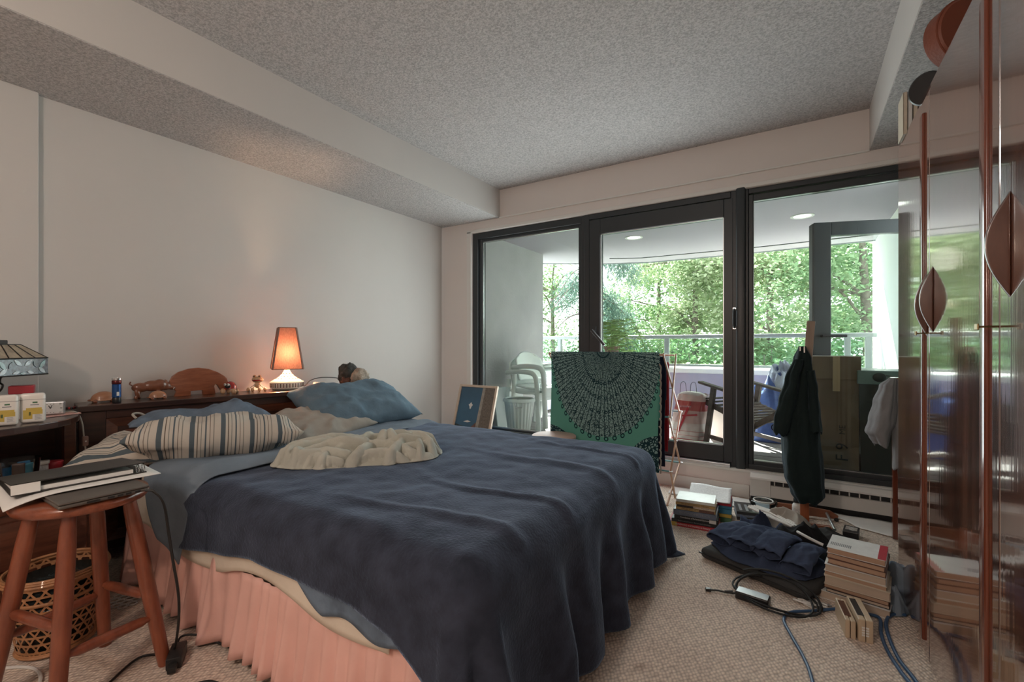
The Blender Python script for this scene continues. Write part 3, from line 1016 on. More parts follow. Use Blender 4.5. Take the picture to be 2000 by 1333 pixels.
MB().bb(-0.004, 0.0, -0.16, -0.10, 0.003, 0.033, 0.001).build('clear_sleeve', 'paper_white', BN)
pgs = MB()
pgs.add([(-0.24, -.15, .004), (-0.008, -.15, .004), (-0.008, .12, .004), (-0.24, .12, .004), (-0.24, -.15, .009), (-0.008, -.15, .016), (-0.008, .12, .016), (-0.24, .12, .009)],
        [(0, 1, 2, 3), (4, 7, 6, 5), (0, 4, 5, 1), (1, 5, 6, 2), (2, 6, 7, 3), (3, 7, 4, 0)])
pgs.build('pages', 'paper_white', BN, label='white loose-leaf pages')
for y in (0.132, 0.147):
    MB().tube([(-0.008 + 0.014 * math.cos(t), y, 0.017 + 0.014 * math.sin(t)) for t in [2 * PI * k / 14 for k in range(14)]], 0.0018, 6, closed=True).build('ring', 'chrome', BN, True)
ch = MB()
ch.tube(smooth_path([(-1.73, 0.588, 0.607), (-1.715, 0.605, 0.600), (-1.70, 0.625, 0.56), (-1.705, 0.64, 0.46), (-1.69, 0.645, 0.38), (-1.685, 0.66, 0.25), (-1.72, 0.67, 0.12), (-1.80, 0.68, 0.02), (-1.88, 0.62, 0.008), (-1.80, 0.50, 0.008), (-1.70, 0.35, 0.008), (-1.60, 0.22, 0.008)], 8), 0.004, 6)
tag(ch.build('power_cable', 'black_rubber', None, True), 'thin black cord hanging from the laptop down the stool to the floor', 'cord')
# ------------------------------------------------------------------ wardrobe
def wardrobe_wood(name, c1, c2, c3):
    m, n, p, l = _base(name)
    a = noise_node(n, l, 2.2, 6, (9, 9, 0.55), 0.62)
    b2 = noise_node(n, l, 1.1, 2, (5, 5, 0.2))
    r = ramp(n, l, a.outputs['Fac'], c1, c2, 0.33, 0.67)
    r2 = ramp(n, l, b2.outputs['Fac'], c3, (1, 1, 1), 0.35, 0.6)
    mx = n.nodes.new('ShaderNodeMixRGB'); mx.blend_type = 'MULTIPLY'; mx.inputs[0].default_value = 0.8
    l.new(r.outputs[0], mx.inputs[1]); l.new(r2.outputs[0], mx.inputs[2])
    l.new(mx.outputs[0], p.inputs['Base Color'])
    p.inputs['Roughness'].default_value = 0.13
    p.inputs['Specular IOR Level'].default_value = 0.9
    p.inputs['Coat Weight'].default_value = 1.0
    p.inputs['Coat IOR'].default_value = 2.7
    p.inputs['Coat Roughness'].default_value = 0.05
    bn = noise_node(n, l, 60, 2, (1, 1, 0.03))
    bp = n.nodes.new('ShaderNodeBump')
    bp.inputs['Strength'].default_value = 0.06; bp.inputs['Distance'].default_value = 0.002
    l.new(bn.outputs['Fac'], bp.inputs['Height'])
    l.new(bp.outputs[0], p.inputs['Normal']); l.new(bp.outputs[0], p.inputs['Coat Normal'])
    MATS[name] = m
wardrobe_wood('rosewood_gloss', (0.085, 0.026, 0.014), (0.235, 0.085, 0.045), (0.45, 0.40, 0.38))
wood('red_strip', (0.12, 0.026, 0.012), (0.19, 0.046, 0.020), (9, 9, 0.6), 5, 0.25, 0.7)
wood('handle_wood', (0.075, 0.024, 0.013), (0.12, 0.042, 0.022), (4, 4, 1), 8, 0.3, 0.5)
mat('brass_old', (0.25, 0.19, 0.10), 0.35, metal=1.0)
WX = 0.353
WD = thing('wardrobe', 'tall glossy rosewood wardrobe with lens-shaped handles', 'wardrobe', (0.66, 1.6, 0))
def WB(mb, name, m='rosewood_gloss', parent=WD, smooth=False, label=None):
    return mb.build(name, m, parent, smooth, world=True, label=label)
WB(MB().bb(WX + .022, 0.95, 0.74, 2.54, 0.02, 1.915), 'carcass')
WB(MB().bb(WX + .03, 0.94, 0.75, 2.53, 0.0, 0.03), 'plinth', 'mahogany_dark')
WB(MB().bb(WX + .006, 0.955, 0.735, 2.545, 1.90, 1.92, 0.003), 'top_board')
doors = [(1.979, 2.536), (1.360, 1.974), (0.745, 1.355)]
for i, (a, b) in enumerate(doors):
    d = WB(MB().bb(WX, WX + .020, a, b, 0.025, 1.895, 0.003), 'door', label='glossy figured wood door')
    st = MB()
    s0 = a + 0.062
    st.bb(WX - .007, WX + .004, s0, s0 + .042, 0.063, 1.847, 0.005, 3)
    WB(st, 'edge_strip', 'red_strip', d, True, 'rounded red wood strip')
    k = MB()
    kz = 1.10
    k.tube([(WX, a - .012 + .02, kz), (WX - .03, a - .012 + .02, kz)], 0.0025, 6)
    k.box((WX - .032, a + .008, kz), (0.004, 0.022, 0.014), None, 0.002)
    WB(k, 'key', 'brass_old', d)
def handle(y, z, h, w_, tilt=0.0):
    pl = [(0, -h / 2)] + [(-w_ * math.sin(PI * t / 14), -h / 2 + h * t / 14) for t in range(1, 14)] + [(0, h / 2)]
    m_ = Matrix.Translation((WX, y, z)) @ Matrix.Rotation(tilt, 4, 'Z') @ Matrix(((1, 0, 0, 0), (0, 0, 1, 0), (0, 1, 0, 0), (0, 0, 0, 1)))
    return MB().prism(pl, 0.012, m_, 0.003)
WB(handle(2.005, 1.195, 0.205, 0.032, R(4)), 'handle', 'handle_wood', smooth=True, label='half-lens wooden handle')
WB(handle(1.925, 1.205, 0.210, 0.033, R(0)), 'handle', 'handle_wood', smooth=True, label='half-lens wooden handle')
WB(handle(1.295, 1.262, 0.212, 0.037, R(0)), 'handle', 'handle_wood', smooth=True, label='half-lens wooden handle')

# things on the wardrobe
mat('terracotta_leather', (0.20, 0.055, 0.028), 0.5, bump=0.1, bscale=150)
hb_ = thing('hat_box', 'round russet leather box standing on the wardrobe top', 'box', (0.42, 1.93, 1.92), R(32))
MB().lathe([(0, -0.03), (0.092, -0.03), (0.097, -0.025), (0.097, 0.025), (0.092, 0.03), (0, 0.03)], n=36, mtx=Matrix.Translation((0, 0, 0.0985)) @ Matrix.Rotation(R(90), 4, 'X')).build('drum', 'terracotta_leather', hb_, True)
MB().box((0.015, -0.034, 0.055), (0.03, 0.012, 0.012), None, 0.003).build('tab', 'terracotta_leather', hb_)
MB().tube([(0.098 * math.cos(t), -0.02, 0.0985 + 0.098 * math.sin(t)) for t in [2 * PI * k / 36 for k in range(36)]], 0.004, 6, closed=True).build('welt', 'terracotta_leather', hb_, True)
bc = thing('lens_barrel', 'black ribbed cylinder lying at the wardrobe top edge', 'canister', (0.415, 2.19, 1.92))
M_ = Matrix.Translation((0, 0, 0.058)) @ Matrix.Rotation(R(55), 4, 'Z') @ Matrix.Rotation(R(78), 4, 'Y')
MB().lathe([(0, -0.08), (0.050, -0.08), (0.055, -0.075), (0.055, 0.0), (0.050, 0.004), (0.050, 0.012), (0.056, 0.016), (0.056, 0.075), (0.05, 0.08), (0, 0.08)], n=28, mtx=M_).build('barrel', 'black_plastic', bc, True, 35)
MB().lathe([(0.0565, 0.02), (0.0575, 0.022), (0.0575, 0.05), (0.0565, 0.052)], n=28, mtx=M_).build('grip_band', 'black_rubber', bc, True, 35)

# ------------------------------------------------------------------ books
mat('page_paper', (0.58, 0.47, 0.37), 0.9, bump=0.35, bscale=180, var=0.10, vscale=40, stretch=(0.02, 0.02, 6))
mat('page_white', (0.70, 0.68, 0.62), 0.9, bump=0.3, bscale=180, stretch=(0.02, 0.02, 6))
mat('page_tan', (0.50, 0.33, 0.23), 0.9, bump=0.35, bscale=180, var=0.10, vscale=40, stretch=(0.02, 0.02, 6))
BC = {'red': (0.42, 0.03, 0.045), 'yellow': (0.55, 0.40, 0.08), 'black': (0.018, 0.018, 0.02), 'slate': (0.12, 0.15, 0.21), 'ochre': (0.45, 0.30, 0.12),
      'white': (0.72, 0.72, 0.70), 'mint': (0.66, 0.69, 0.65), 'teal': (0.05, 0.22, 0.35), 'green': (0.06, 0.16, 0.08), 'cream': (0.62, 0.55, 0.44), 'brown': (0.14, 0.06, 0.04), 'grey': (0.25, 0.26, 0.27)}
for k, c in BC.items():
    mat('cover_' + k, c, 0.4, var=0.06, vscale=30, coat=0.15)
def book(L, Wd, T, cover, label, loc, rz, group, pages='page_paper', spine_front=True, title=None, tcol='cover_white', tsize=None, band=None, tw=None, rot=None):
    """L along x, Wd along y (spine at -y when spine_front, else at +y), T up"""
    b = thing('book', label, 'book', loc, rz, group, rot)
    sg = -1 if spine_front else 1
    c = MB()
    c.bb(-L / 2, L / 2, -Wd / 2, Wd / 2, 0, 0.002, 0.0006, 1)
    c.bb(-L / 2, L / 2, -Wd / 2, Wd / 2, T - 0.002, T, 0.0006, 1)
    c.bb(-L / 2, L / 2, sg * Wd / 2, sg * (Wd / 2 - 0.002), 0, T, 0.0006, 1)
    c.build('cover', 'cover_' + cover, b)
    y0, y1 = (-Wd / 2 + .002, Wd / 2 - .004) if spine_front else (-Wd / 2 + .003, Wd / 2 - .002)
    MB().bb(-L / 2 + .003, L / 2 - .003, y0, y1, 0.002, T - 0.002).build('pages', pages, b)
    if title:
        m_ = Matrix.Translation((0.0, sg * (Wd / 2 + .0003), T / 2)) @ (Matrix.Rotation(R(90), 4, 'X') if spine_front else Matrix.Rotation(R(180), 4, 'Z') @ Matrix.Rotation(R(90), 4, 'X'))
        text_mesh('lettering', title, tsize or T * 0.62, tcol, b, m_, width=tw or L * 0.7)
    if band:
        x0, x1, cc = band
        MB().bb(x0, x1, sg * (Wd / 2 + .0005), sg * (Wd / 2 - .001), 0.0005, T - .0005).build('spine_band', 'cover_' + cc, b)
    return b
G1 = 'books stacked by the drying rack'
z = 0.0
for i, (L, Wd, T, cv, dx, tt, tc_, bd, lb, pg) in enumerate([
    (0.268, 0.20, 0.024, 'red', 0.0, 'MATHEMATICS IN ECONOMICS & FINANCE', 'cover_white', (-0.134, -0.085, 'yellow'), 'red paperback with a yellow spine end at the bottom of its stack', 'page_white'),
    (0.248, 0.19, 0.018, 'black', 0.005, 'Introductory Econometrics', 'cover_grey', None, 'thin black book just above the red one', 'page_white'),
    (0.235, 0.19, 0.024, 'black', 0.012, 'Foundations of Behavioral Economics', 'cover_white', (0.072, 0.108, 'white'), 'black book with a white library label below the slate blue book', 'page_white'),
    (0.232, 0.19, 0.032, 'slate', 0.010, 'ECONOMETRICS', 'cover_grey', None, 'thick slate blue textbook in the middle of the stack', 'page_white'),
    (0.212, 0.16, 0.015, 'ochre', 0.012, 'EXCEL VBA IN EASY STEPS', 'cover_black', (0.02, 0.10, 'brown'), 'ochre paperback on top of the slate blue textbook', 'page_white'),
    (0.210, 0.16, 0.014, 'cream', 0.012, 'HISTORY OF ECONOMIC THOUGHT', 'cover_brown', (-0.10, -0.01, 'black'), 'cream paperback with a dark spine panel below the theory book', 'page_white'),
    (0.212, 0.16, 0.015, 'ochre', 0.012, 'MICROECONOMIC THEORY', 'cover_black', None, 'tan theory book just under the pale top book', 'page_white'),
    (0.208, 0.165, 0.016, 'mint', 0.010, None, None, None, 'pale mint covered book on top of the rack-side stack', 'page_white')]):
    a = R(4.7)
    cx, cy = -0.66 + math.cos(a) * 0.134 - math.sin(a) * Wd / 2, 2.768 + math.sin(a) * 0.134 + math.cos(a) * Wd / 2
    book(L, Wd, T, cv, lb, (cx + dx, cy + (0.004 * ((i * 7) % 3)), z), a + R((i * 37 % 5) - 2) * 0.6, G1, pg, True, tt, tc_, T * 0.55, bd)
    z += T + 0.0003
G2 = 'books in the stack behind'
z = 0.0
for L, Wd, T, cv, bd, lb in [(0.24, 0.17, 0.030, 'green', None, 'dark green book at the bottom of the rear stack'), (0.24, 0.17, 0.020, 'yellow', None, 'yellow book second from the bottom of the rear stack'),
                             (0.24, 0.165, 0.030, 'teal', None, 'thick teal book in the rear stack'), (0.245, 0.165, 0.018, 'teal', None, 'thin teal book in the rear stack under the red one'),
                             (0.24, 0.17, 0.015, 'red', None, 'red book near the top of the rear stack')]:
    book(L, Wd, T, cv, lb, (-0.475, 3.055, z), R(5), G2, 'page_white')
    z += T + .0003
nw = MB().grid(lambda u, v: Vector((-0.12 + 0.24 * u, -0.10 + 0.2 * v, 0.004 + 0.035 * v * v + 0.004 * math.sin(u * 6))), 12, 12).build('newspaper', 'paper_print', None, True, 180, solid=0.003)
nw.location = (-0.48, 3.06, z + .004); nw.rotation_euler = (0, 0, R(4))
tag(nw, 'folded printed newspaper lying on the rear book stack', 'newspaper')
z = 0.0
for T, lb in ((0.020, 'black film case at the bottom of the small pile'), (0.016, 'dark film case in the middle of the small pile'), (0.016, 'black film case with pale lettering on top of the small pile')):
    b = book(0.125, 0.19, T, 'black' if z == 0 or z > .03 else 'slate', lb, (-0.285, 3.17, z), R(12), 'film cases beside the books', 'cover_grey')
    z += T + .0004
for k in range(3):
    MB().bb(-0.045 + k * .035, -0.03 + k * .035, -0.07, 0.05, 0.0161, 0.0166).build('cover_print', 'cover_grey', b)

G3 = 'paperbacks stacked beside the wardrobe'
z = 0.0
a = R(-10.3)
for i, (L, Wd, T, cv, dx, dy, pg, lb) in enumerate([
    (0.238, 0.20, 0.033, 'white', 0.000, 0.0, 'page_paper', 'white covered book at the bottom of the wardrobe-side stack'),
    (0.205, 0.19, 0.014, 'black', 0.010, 0.004, 'page_paper', 'thin black covered book second from the bottom'),
    (0.212, 0.19, 0.017, 'brown', 0.008, 0.004, 'page_tan', 'thin brown covered paperback third from the bottom'),
    (0.214, 0.19, 0.036, 'cream', 0.006, 0.0, 'page_paper', 'thick cream paperback in the lower half of the stack'),
    (0.205, 0.18, 0.018, 'cream', 0.004, 0.004, 'page_tan', 'cream covered paperback in the middle of the stack'),
    (0.200, 0.18, 0.030, 'white', 0.000, 0.004, 'page_paper', 'white covered paperback above the middle of the stack'),
    (0.190, 0.17, 0.022, 'brown', 0.008, 0.010, 'page_tan', 'brown paperback third from the top of the stack'),
    (0.190, 0.17, 0.020, 'brown', 0.008, 0.010, 'page_tan', 'dark paperback second from the top of the stack'),
    (0.192, 0.17, 0.024, 'white', 0.006, 0.014, 'page_tan', 'white and red paperback on top of the wardrobe-side stack')]):
    cx = 0.069 + math.cos(a) * 0.118 - math.sin(a) * Wd / 2 + dx - 0.006
    cy = 2.307 + math.sin(a) * 0.118 + math.cos(a) * Wd / 2 + dy
    b = book(L, Wd, T, cv, lb, (cx, cy, z), a + R((i * 53 % 7) - 3) * 0.7, G3, pg, False)
    z += T + .0003
MB().bb(0.070, 0.096, -0.083, 0.083, 0.0238, 0.0245).build('cover_print', 'cover_red', b, label='red strip on the cover')
for k in range(12):
    MB().bb(-0.088 + k * .006, -0.085 + k * .006, -0.045, -0.010, 0.0238, 0.0244).build('barcode_bar', 'cover_grey', b)
# papers standing on the wardrobe top
for k, (x_, cv, lb) in enumerate(((0.352, 'cream', 'thin cream book standing upright at the far end of the wardrobe top'), (0.367, 'white', 'white book standing second on the wardrobe top'), (0.383, 'cream', 'tan book standing third on the wardrobe top'), (0.399, 'brown', 'brown book standing nearest the canister on the wardrobe top'))):
    book(0.17 - 0.01 * k, 0.11, 0.014, cv, lb, (x_, 2.475 - .004 * k, 2.006 - .005 * k), 0, 'books standing on the wardrobe', 'page_white', rot=(0, R(90), 0))

# ------------------------------------------------------------------ clothes and clutter on the floor
mat('navy_trouser', (0.045, 0.060, 0.105), 0.9, bump=0.3, bscale=30, var=0.2, vscale=10, spec=0.15)
mat('black_cloth', (0.012, 0.012, 0.013), 0.9, bump=0.3, bscale=30, spec=0.2)
mat('charcoal_cloth', (0.055, 0.055, 0.055), 0.8, bump=0.2, bscale=60, spec=0.2)
def heap(name, m, label, cat, loc, rz, L, W, H, seed, kx=9, ky=4, sharp=1.6, nn=90, base=0.35, fold=0.55):
    def fn(u, v):
        a, b = 2 * u - 1, 2 * v - 1
        rr = max(abs(a), abs(b)) / max(1e-6, math.hypot(a, b))
        rr = rr * 0.5 + 0.5 * min(1, rr * 1.2)
        a2, b2 = a * rr, b * rr
        rho = min(1, max(abs(a), abs(b)))
        th = math.atan2(b, a)
        x = a2 * L / 2 * (1 + 0.12 * nz(th * 1.4, seed)); y = b2 * W / 2 * (1 + 0.14 * nz(th * 1.9, seed + 4))
        wx, wy = x + 0.03 * nz(x * 6, y * 6, seed + 1), y + 0.03 * nz(x * 6, y * 6, seed + 2)
        f = max(0, 1 - abs(noise.noise(Vector((wx * kx, wy * ky, seed)))) * 2.4) ** sharp
        g = max(0, 1 - abs(noise.noise(Vector((wx * kx * 2, wy * ky * 2, seed + 9)))) * 2.4) ** sharp
        dome = 1 - rho ** 3
        h = H * dome * (base + fold * f + 0.22 * g)
        return Vector((x - 0.02 * dome * g, y, max(0.004, h)))
    o = MB().grid(fn, nn, nn).build(name, m, None, True, 180, solid=0.004)
    o.location = loc
    o.rotation_euler = (0, 0, rz)
    return tag(o, label, cat)
gb = thing('laptop_bag', 'flat charcoal bag lying on the carpet under the navy trousers', 'bag', (-0.13, 2.47, 0), R(-24))
MB().bb(-0.25, 0.25, -0.17, 0.19, 0.002, 0.055, 0.025, 4).build('body', 'charcoal_cloth', gb, True)
MB().tube([(-0.25, -0.172, 0.03), (0.25, -0.172, 0.03)], 0.004, 6).build('zipper', 'black_plastic', gb, True)
TR = thing('trousers', 'folded navy trousers heaped on the charcoal bag', 'trousers', (-0.13, 2.49, 0.056), R(-24))
hp = heap('waist_heap', 'navy_trouser', '', '', (0, 0, 0), 0, 0.47, 0.37, 0.075, 3.0, 8, 3)
for k in ('label', 'category'):
    if k in hp.keys():
        del hp[k]
hp.parent = TR
def trouser_leg(x0, y0, x1, y1, w_, z0, seed):
    """flattened cloth tube from the waist (x0, y0) to the open hem (x1, y1)"""
    d = Vector((x1 - x0, y1 - y0, 0)); L = d.length; d.normalize()
    sd = Vector((-d.y, d.x, 0))
    def fn(u, v):
        a = 2 * PI * u
        ww = w_ * (0.85 + 0.15 * v) * (1 + 0.10 * nz(v * 4, seed))
        th = 0.013 + 0.010 * math.sin(PI * v) + 0.006 * (v > .9)
        c, s_ = math.cos(a), math.sin(a)
        zz = z0 + th * s_ + 0.020 * math.sin(PI * v * 1.1) - 0.030 * max(0, v - .7) + 0.006 * nz(c * 3 + seed, v * 7) * (s_ > 0) + 0.008 * ridge(c * 1.5, v * 5 + seed)
        p_ = Vector((x0, y0, 0)) + d * (L * v + 0.012 * c * nz(seed, v)) + sd * (ww * c)
        return Vector((p_.x, p_.y, max(0.004, zz)))
    return MB().grid(fn, 40, 30, closeu=True).build('trouser_leg', 'navy_trouser', TR, True, 180, solid=0.003)
trouser_leg(-0.13, 0.13, -0.18, -0.13, 0.070, 0.052, 1.0)
trouser_leg(-0.05, 0.12, -0.07, -0.13, 0.066, 0.068, 4.0)
trouser_leg(0.04, 0.11, 0.05, -0.13, 0.068, 0.074, 7.0)
trouser_leg(0.14, 0.13, 0.17, -0.12, 0.060, 0.050, 9.0)
tg = MB().box((-0.10, -0.165, 0.004), (0.045, 0.002, 0.012), R(4)).build('care_label', 'white_plastic', TR)
heap('black_bag', 'black_cloth', 'slack black cloth bag behind the navy trousers', 'bag', (0.03, 2.74, 0.0), R(-15), 0.34, 0.34, 0.15, 7.0, 6, 6, 1.2)
heap('navy_shirt', 'navy_trouser', 'navy garment bunched up behind the trousers', 'clothes', (-0.17, 2.80, 0.0), R(-15), 0.30, 0.20, 0.15, 12.0, 9, 5)
heap('knit_socks', 'black_cloth', 'dark ribbed knit socks left of the clothes heap', 'socks', (-0.31, 2.74, 0.0), R(-30), 0.16, 0.20, 0.07, 17.0, 30, 4)
heap('charcoal_cloth', 'charcoal_cloth', 'charcoal cloth lying at the foot of the valet stand', 'cloth', (0.14, 3.02, 0.0), R(-10), 0.22, 0.20, 0.05, 21.0, 7, 5)
heap('grey_garment', 'slate_sheet', 'grey garment stuffed between the books and the wardrobe', 'clothes', (0.335, 2.45, 0.0), R(80), 0.30, 0.10, 0.15, 25.0, 9, 8)
heap('brown_paper', 'taupe_cotton', 'crumpled brown paper beside the white hangers', 'paper', (-0.06, 3.00, 0.03), R(-20), 0.26, 0.16, 0.10, 29.0, 6, 6)
for k in range(4):
    hg = MB()
    o_ = Vector((-0.28 + 0.012 * k, 2.985 + 0.020 * k, 0.115 - 0.004 * k))
    hg.tube([o_ + Vector(p) for p in ((0.02, 0.0, 0), (0.10, -0.045, -.012), (0.24, -0.115, -.03), (0.25, -0.10, -.03), (0.13, 0.0, -0.012), (0.02, 0.025, 0))], 0.006, 8, closed=True)
    tag(hg.build('clothes_hanger', 'white_plastic', None, True), 'white plastic clothes hanger in the pile behind the navy clothes', 'hanger', 'white hangers')
cr = MB()
cr.tube(smooth_path([(-0.02, 2.70, 0.125), (0.0, 2.66, 0.13), (0.05, 2.63, 0.12), (0.09, 2.62, 0.11)], 6), 0.007, 8)
tag(cr.build('bag_handle_loop', 'white_plastic', None, True), 'pale curved loop lying on the black cloth bag', 'loop')
fl = thing('food_container_lid', 'clear ribbed plastic container lid on the hanger pile', 'lid', (-0.20, 3.27, 0.052))
MB().lathe([(0, 0.03), (0.066, 0.03), (0.072, 0.034), (0.078, 0.030), (0.076, 0.016), (0.070, 0.0)], n=32).build('lid', 'clear_plastic', fl, True)
MB().lathe([(0.05, 0.031), (0.052, 0.035), (0.056, 0.035), (0.058, 0.031)], n=32).build('ridge', 'white_plastic', fl, True)
MB().lathe([(0.074, 0.0), (0.080, 0.026), (0.078, 0.03), (0.070, 0.0)], n=32).build('rim', 'clear_plastic', fl, True)
MB().lathe([(0.05, -0.046), (0.068, 0.0), (0.066, 0.0), (0.048, -0.046), (0, -0.046)], n=32).build('tub', 'clear_plastic', fl, True)
bo = thing('pill_bottle', 'small white bottle with dark cap behind the valet post', 'bottle', (-0.02, 3.30, 0.012))
MB().lathe([(0, 0), (0.024, 0), (0.026, 0.004), (0.026, 0.062), (0.022, 0.072), (0.016, 0.078), (0.016, 0.082), (0, 0.082)], n=24).build('body', 'white_plastic', bo, True, 50)
MB().lathe([(0, 0.082), (0.019, 0.082), (0.019, 0.106), (0, 0.106)], n=24).build('cap', 'black_plastic', bo, True, 50)
MB().lathe([(0.0263, 0.012), (0.0263, 0.052)], n=24).build('label_wrap', 'paper_print', bo, True)
sbx = thing('card_box', 'small black box with white script on the carpet by the heater', 'box', (0.235, 3.12, 0.012), R(-8))
MB().bb(-0.035, 0.035, -0.055, 0.055, 0, 0.035, 0.003).build('box', 'cover_black', sbx)
for k in range(5):
    MB().tube([(-0.026, 0.03 - .012 * k, .0355), (-0.01, 0.034 - .012 * k, .0355), (0.01, 0.027 - .012 * k, .0355), (0.026, 0.032 - .012 * k, .0355)], 0.0018, 5).build('script_print', 'white_plastic', sbx)
cp = MB().lathe([(0, 0.006), (0.026, 0.006), (0.028, 0.003), (0.026, 0)], n=20).build('coaster', 'mahogany', None, True)
cp.location = (0.345, 2.98, 0.0)
tag(cp, 'small round brown coaster on the carpet beside the wardrobe', 'coaster')

# adapter and coiled cord
ad = thing('laptop_charger', 'black laptop charger brick with coiled black cord on the carpet', 'charger', (-0.168, 2.127, 0.0), R(-7))
MB().bb(-0.062, 0.062, -0.028, 0.028, 0.0, 0.032, 0.006, 3).build('brick', 'black_plastic', ad, True)
MB().bb(-0.058, 0.058, -0.024, 0.024, 0.0315, 0.0335, 0.001).build('top_label', 'aluminium', ad, label='silver grey top face')
coil = MB()
pts = []
for k in range(90):
    t = k / 89 * 3.4 * 2 * PI
    q = k / 89
    pts.append((0.070 + 0.150 * math.cos(t) * (1 + .10 * math.sin(t * .37)), 0.060 + (0.100 + .02 * math.sin(t * .21)) * math.sin(t) + 0.02 * math.sin(q * 7), 0.010 + (0.055 * max(0, math.sin(t)) + 0.02 * abs(math.sin(t * .5 + .3))) * (0.35 + 0.65 * q)))
coil.tube(pts, 0.0042, 6)
coil.build('cord', 'black_rubber', ad, True)
c2 = MB()
c2.tube(smooth_path([(-0.06, 0.0, 0.012), (-0.09, -0.012, 0.008), (-0.13, -0.02, 0.007), (-0.155, -0.035, 0.007)], 6), 0.0035, 6)
c2.build('cord', 'black_rubber', ad, True)
MB().box((-0.165, -0.04, 0.008), (0.022, 0.016, 0.012), R(30), 0.002).build('plug', 'black_plastic', ad)
MB().tube([(-0.075, -0.004, 0.012), (-0.105, -0.015, 0.009)], [0.008, 0.005], 8).build('strain_relief', 'black_rubber', ad, True)
rn = random.Random(7)
for k in range(16):
    y_ = 2.19 + rn.uniform(0, .09); x_ = 0.035 + rn.uniform(-.035, .045)
    an = R(rn.uniform(-30, 25)); L = rn.uniform(.05, .08)
    zz = 0.005 + 0.006 * (k // 6)
    o = MB().tube([(-L / 2, 0, 0), (L * .3, 0, 0), (L / 2, 0, 0)], [.0042, .0042, .003], 8).build('pen', 'white_plastic' if k % 4 else 'cover_grey', None, True)
    o.location = (x_, y_, zz); o.rotation_euler = (0, 0, an)
    tag(o, 'slim white pen in the loose bundle beside the paperbacks' if k % 4 else 'slim grey pen in the loose bundle beside the paperbacks', 'pen', 'pens on the carpet')
mat('beige_plastic', (0.55, 0.43, 0.30), 0.45)
for (x0, w_, d_, h_, win, lb) in ((0.152, 0.032, 0.16, 0.066, False, 'narrow beige plastic case with open slot standing on the carpet'), (0.196, 0.044, 0.17, 0.080, True, 'wider beige plastic case with dark top window standing on the carpet')):
    t = thing('plastic_case', lb, 'case', (x0, 2.043, 0), R(8), 'beige cases in front of the books')
    MB().bb(-w_ / 2, -0.001, 0, d_, 0, h_, 0.003).build('half_shell', 'beige_plastic', t)
    MB().bb(0.001, w_ / 2, 0, d_, 0, h_ * (1.0 if win else .97), 0.003).build('half_shell', 'beige_plastic', t)
    MB().bb(-w_ / 2 + .004, 0.002 if win else 0.008, 0.03, d_ - .02, h_ - .001, h_ + .0008).build('window', 'black_plastic' if win else 'mahogany', t)
    if win:
        for k in range(8):
            MB().bb(-0.012 + 0.012 * (k % 2), -0.003 + 0.012 * (k % 2), -0.0008, 0.001, 0.022 + .009 * (k // 2), 0.028 + .009 * (k // 2)).build('print_mark', 'white_plastic', t)
mat('blue_cable', (0.035, 0.090, 0.19), 0.45)
def cable(pts, r, m, label, nm='cable', cat='cable', group=None):
    o = MB().tube(smooth_path(pts, 8), r, 8).build(nm, m, None, True)
    return tag(o, label, cat, group)
cable([(0.131, 2.238, .008), (0.05, 2.17, .007), (-0.032, 2.105, .007), (-0.055, 2.033, .007), (-0.03, 1.939, .007), (0.009, 1.82, .007), (0.03, 1.715, .007), (0.05, 1.5, .007), (0.1, 1.2, .007), (0.2, 0.9, .007)], 0.0055, 'blue_cable', 'blue cable snaking over the carpet towards the camera', group='blue cables')
cable([(0.20, 2.24, .008), (0.23, 2.251, .008), (0.257, 2.235, .008), (0.248, 2.13, .007), (0.252, 2.02, .007), (0.275, 1.90, .007), (0.31, 1.78, .007), (0.31, 1.55, .007), (0.27, 1.25, .007)], 0.006, 'blue_cable', 'blue cable running beside the beige cases', group='blue cables')
cable([(0.345, 2.32, .008), (0.305, 2.30, .008), (0.278, 2.24, .008), (0.268, 2.14, .0075), (0.277, 1.99, .007), (0.305, 1.88, .007), (0.335, 1.72, .007), (0.32, 1.5, .007)], 0.006, 'blue_cable', 'blue cable closest to the wardrobe plinth', group='blue cables')

# power adapter by the stool
pa = thing('power_adapter', 'small black power adapter with plug lying beside the stool leg', 'adapter', (-1.765, 0.685, 0), R(-32))
MB().bb(-0.05, 0.045, -0.022, 0.022, 0.0, 0.040, 0.005, 2).build('brick', 'black_plastic', pa, True)
for k in range(5):
    MB().bb(-0.035, 0.025 - .008 * (k % 2), -0.0226, -0.0219, 0.008 + .005 * k, 0.010 + .005 * k).build('print_mark', 'cover_grey', pa)
MB().bb(0.045, 0.075, -0.012, 0.012, 0.006, 0.026, 0.004, 2).build('plug', 'black_rubber', pa, True)
cable([(-1.81, 0.70, .02), (-1.84, 0.73, .035), (-1.80, 0.77, .03), (-1.72, 0.80, .012), (-1.62, 0.83, .008), (-1.5, 0.9, .008)], 0.0035, 'black_rubber', 'black adapter cord running under the pink bed skirt')
cable([(-1.63, 0.60, .01), (-1.58, 0.635, .02), (-1.53, 0.68, .03), (-1.47, 0.70, .02), (-1.42, 0.70, .008), (-1.34, 0.735, .007), (-1.25, 0.80, .007), (-1.1, 0.9, .007)], 0.0045, 'black_rubber', 'thick black cord curling out from the bed skirt')
pg_ = thing('mains_plug', 'black mains plug lying on the carpet by the adapter', 'plug', (-1.66, 0.575, 0), R(30))
MB().tube([(-0.03, 0, .012), (0.0, 0, .012), (0.03, 0, .011), (0.055, 0, .010)], [0.015, 0.015, 0.009, 0.005], 10).build('body', 'black_rubber', pg_, True)
for s_ in (-1, 1):
    MB().bb(-0.048, -0.03, s_ * .006 - .0012, s_ * .006 + .0012, 0.008, 0.016).build('prong', 'chrome', pg_)
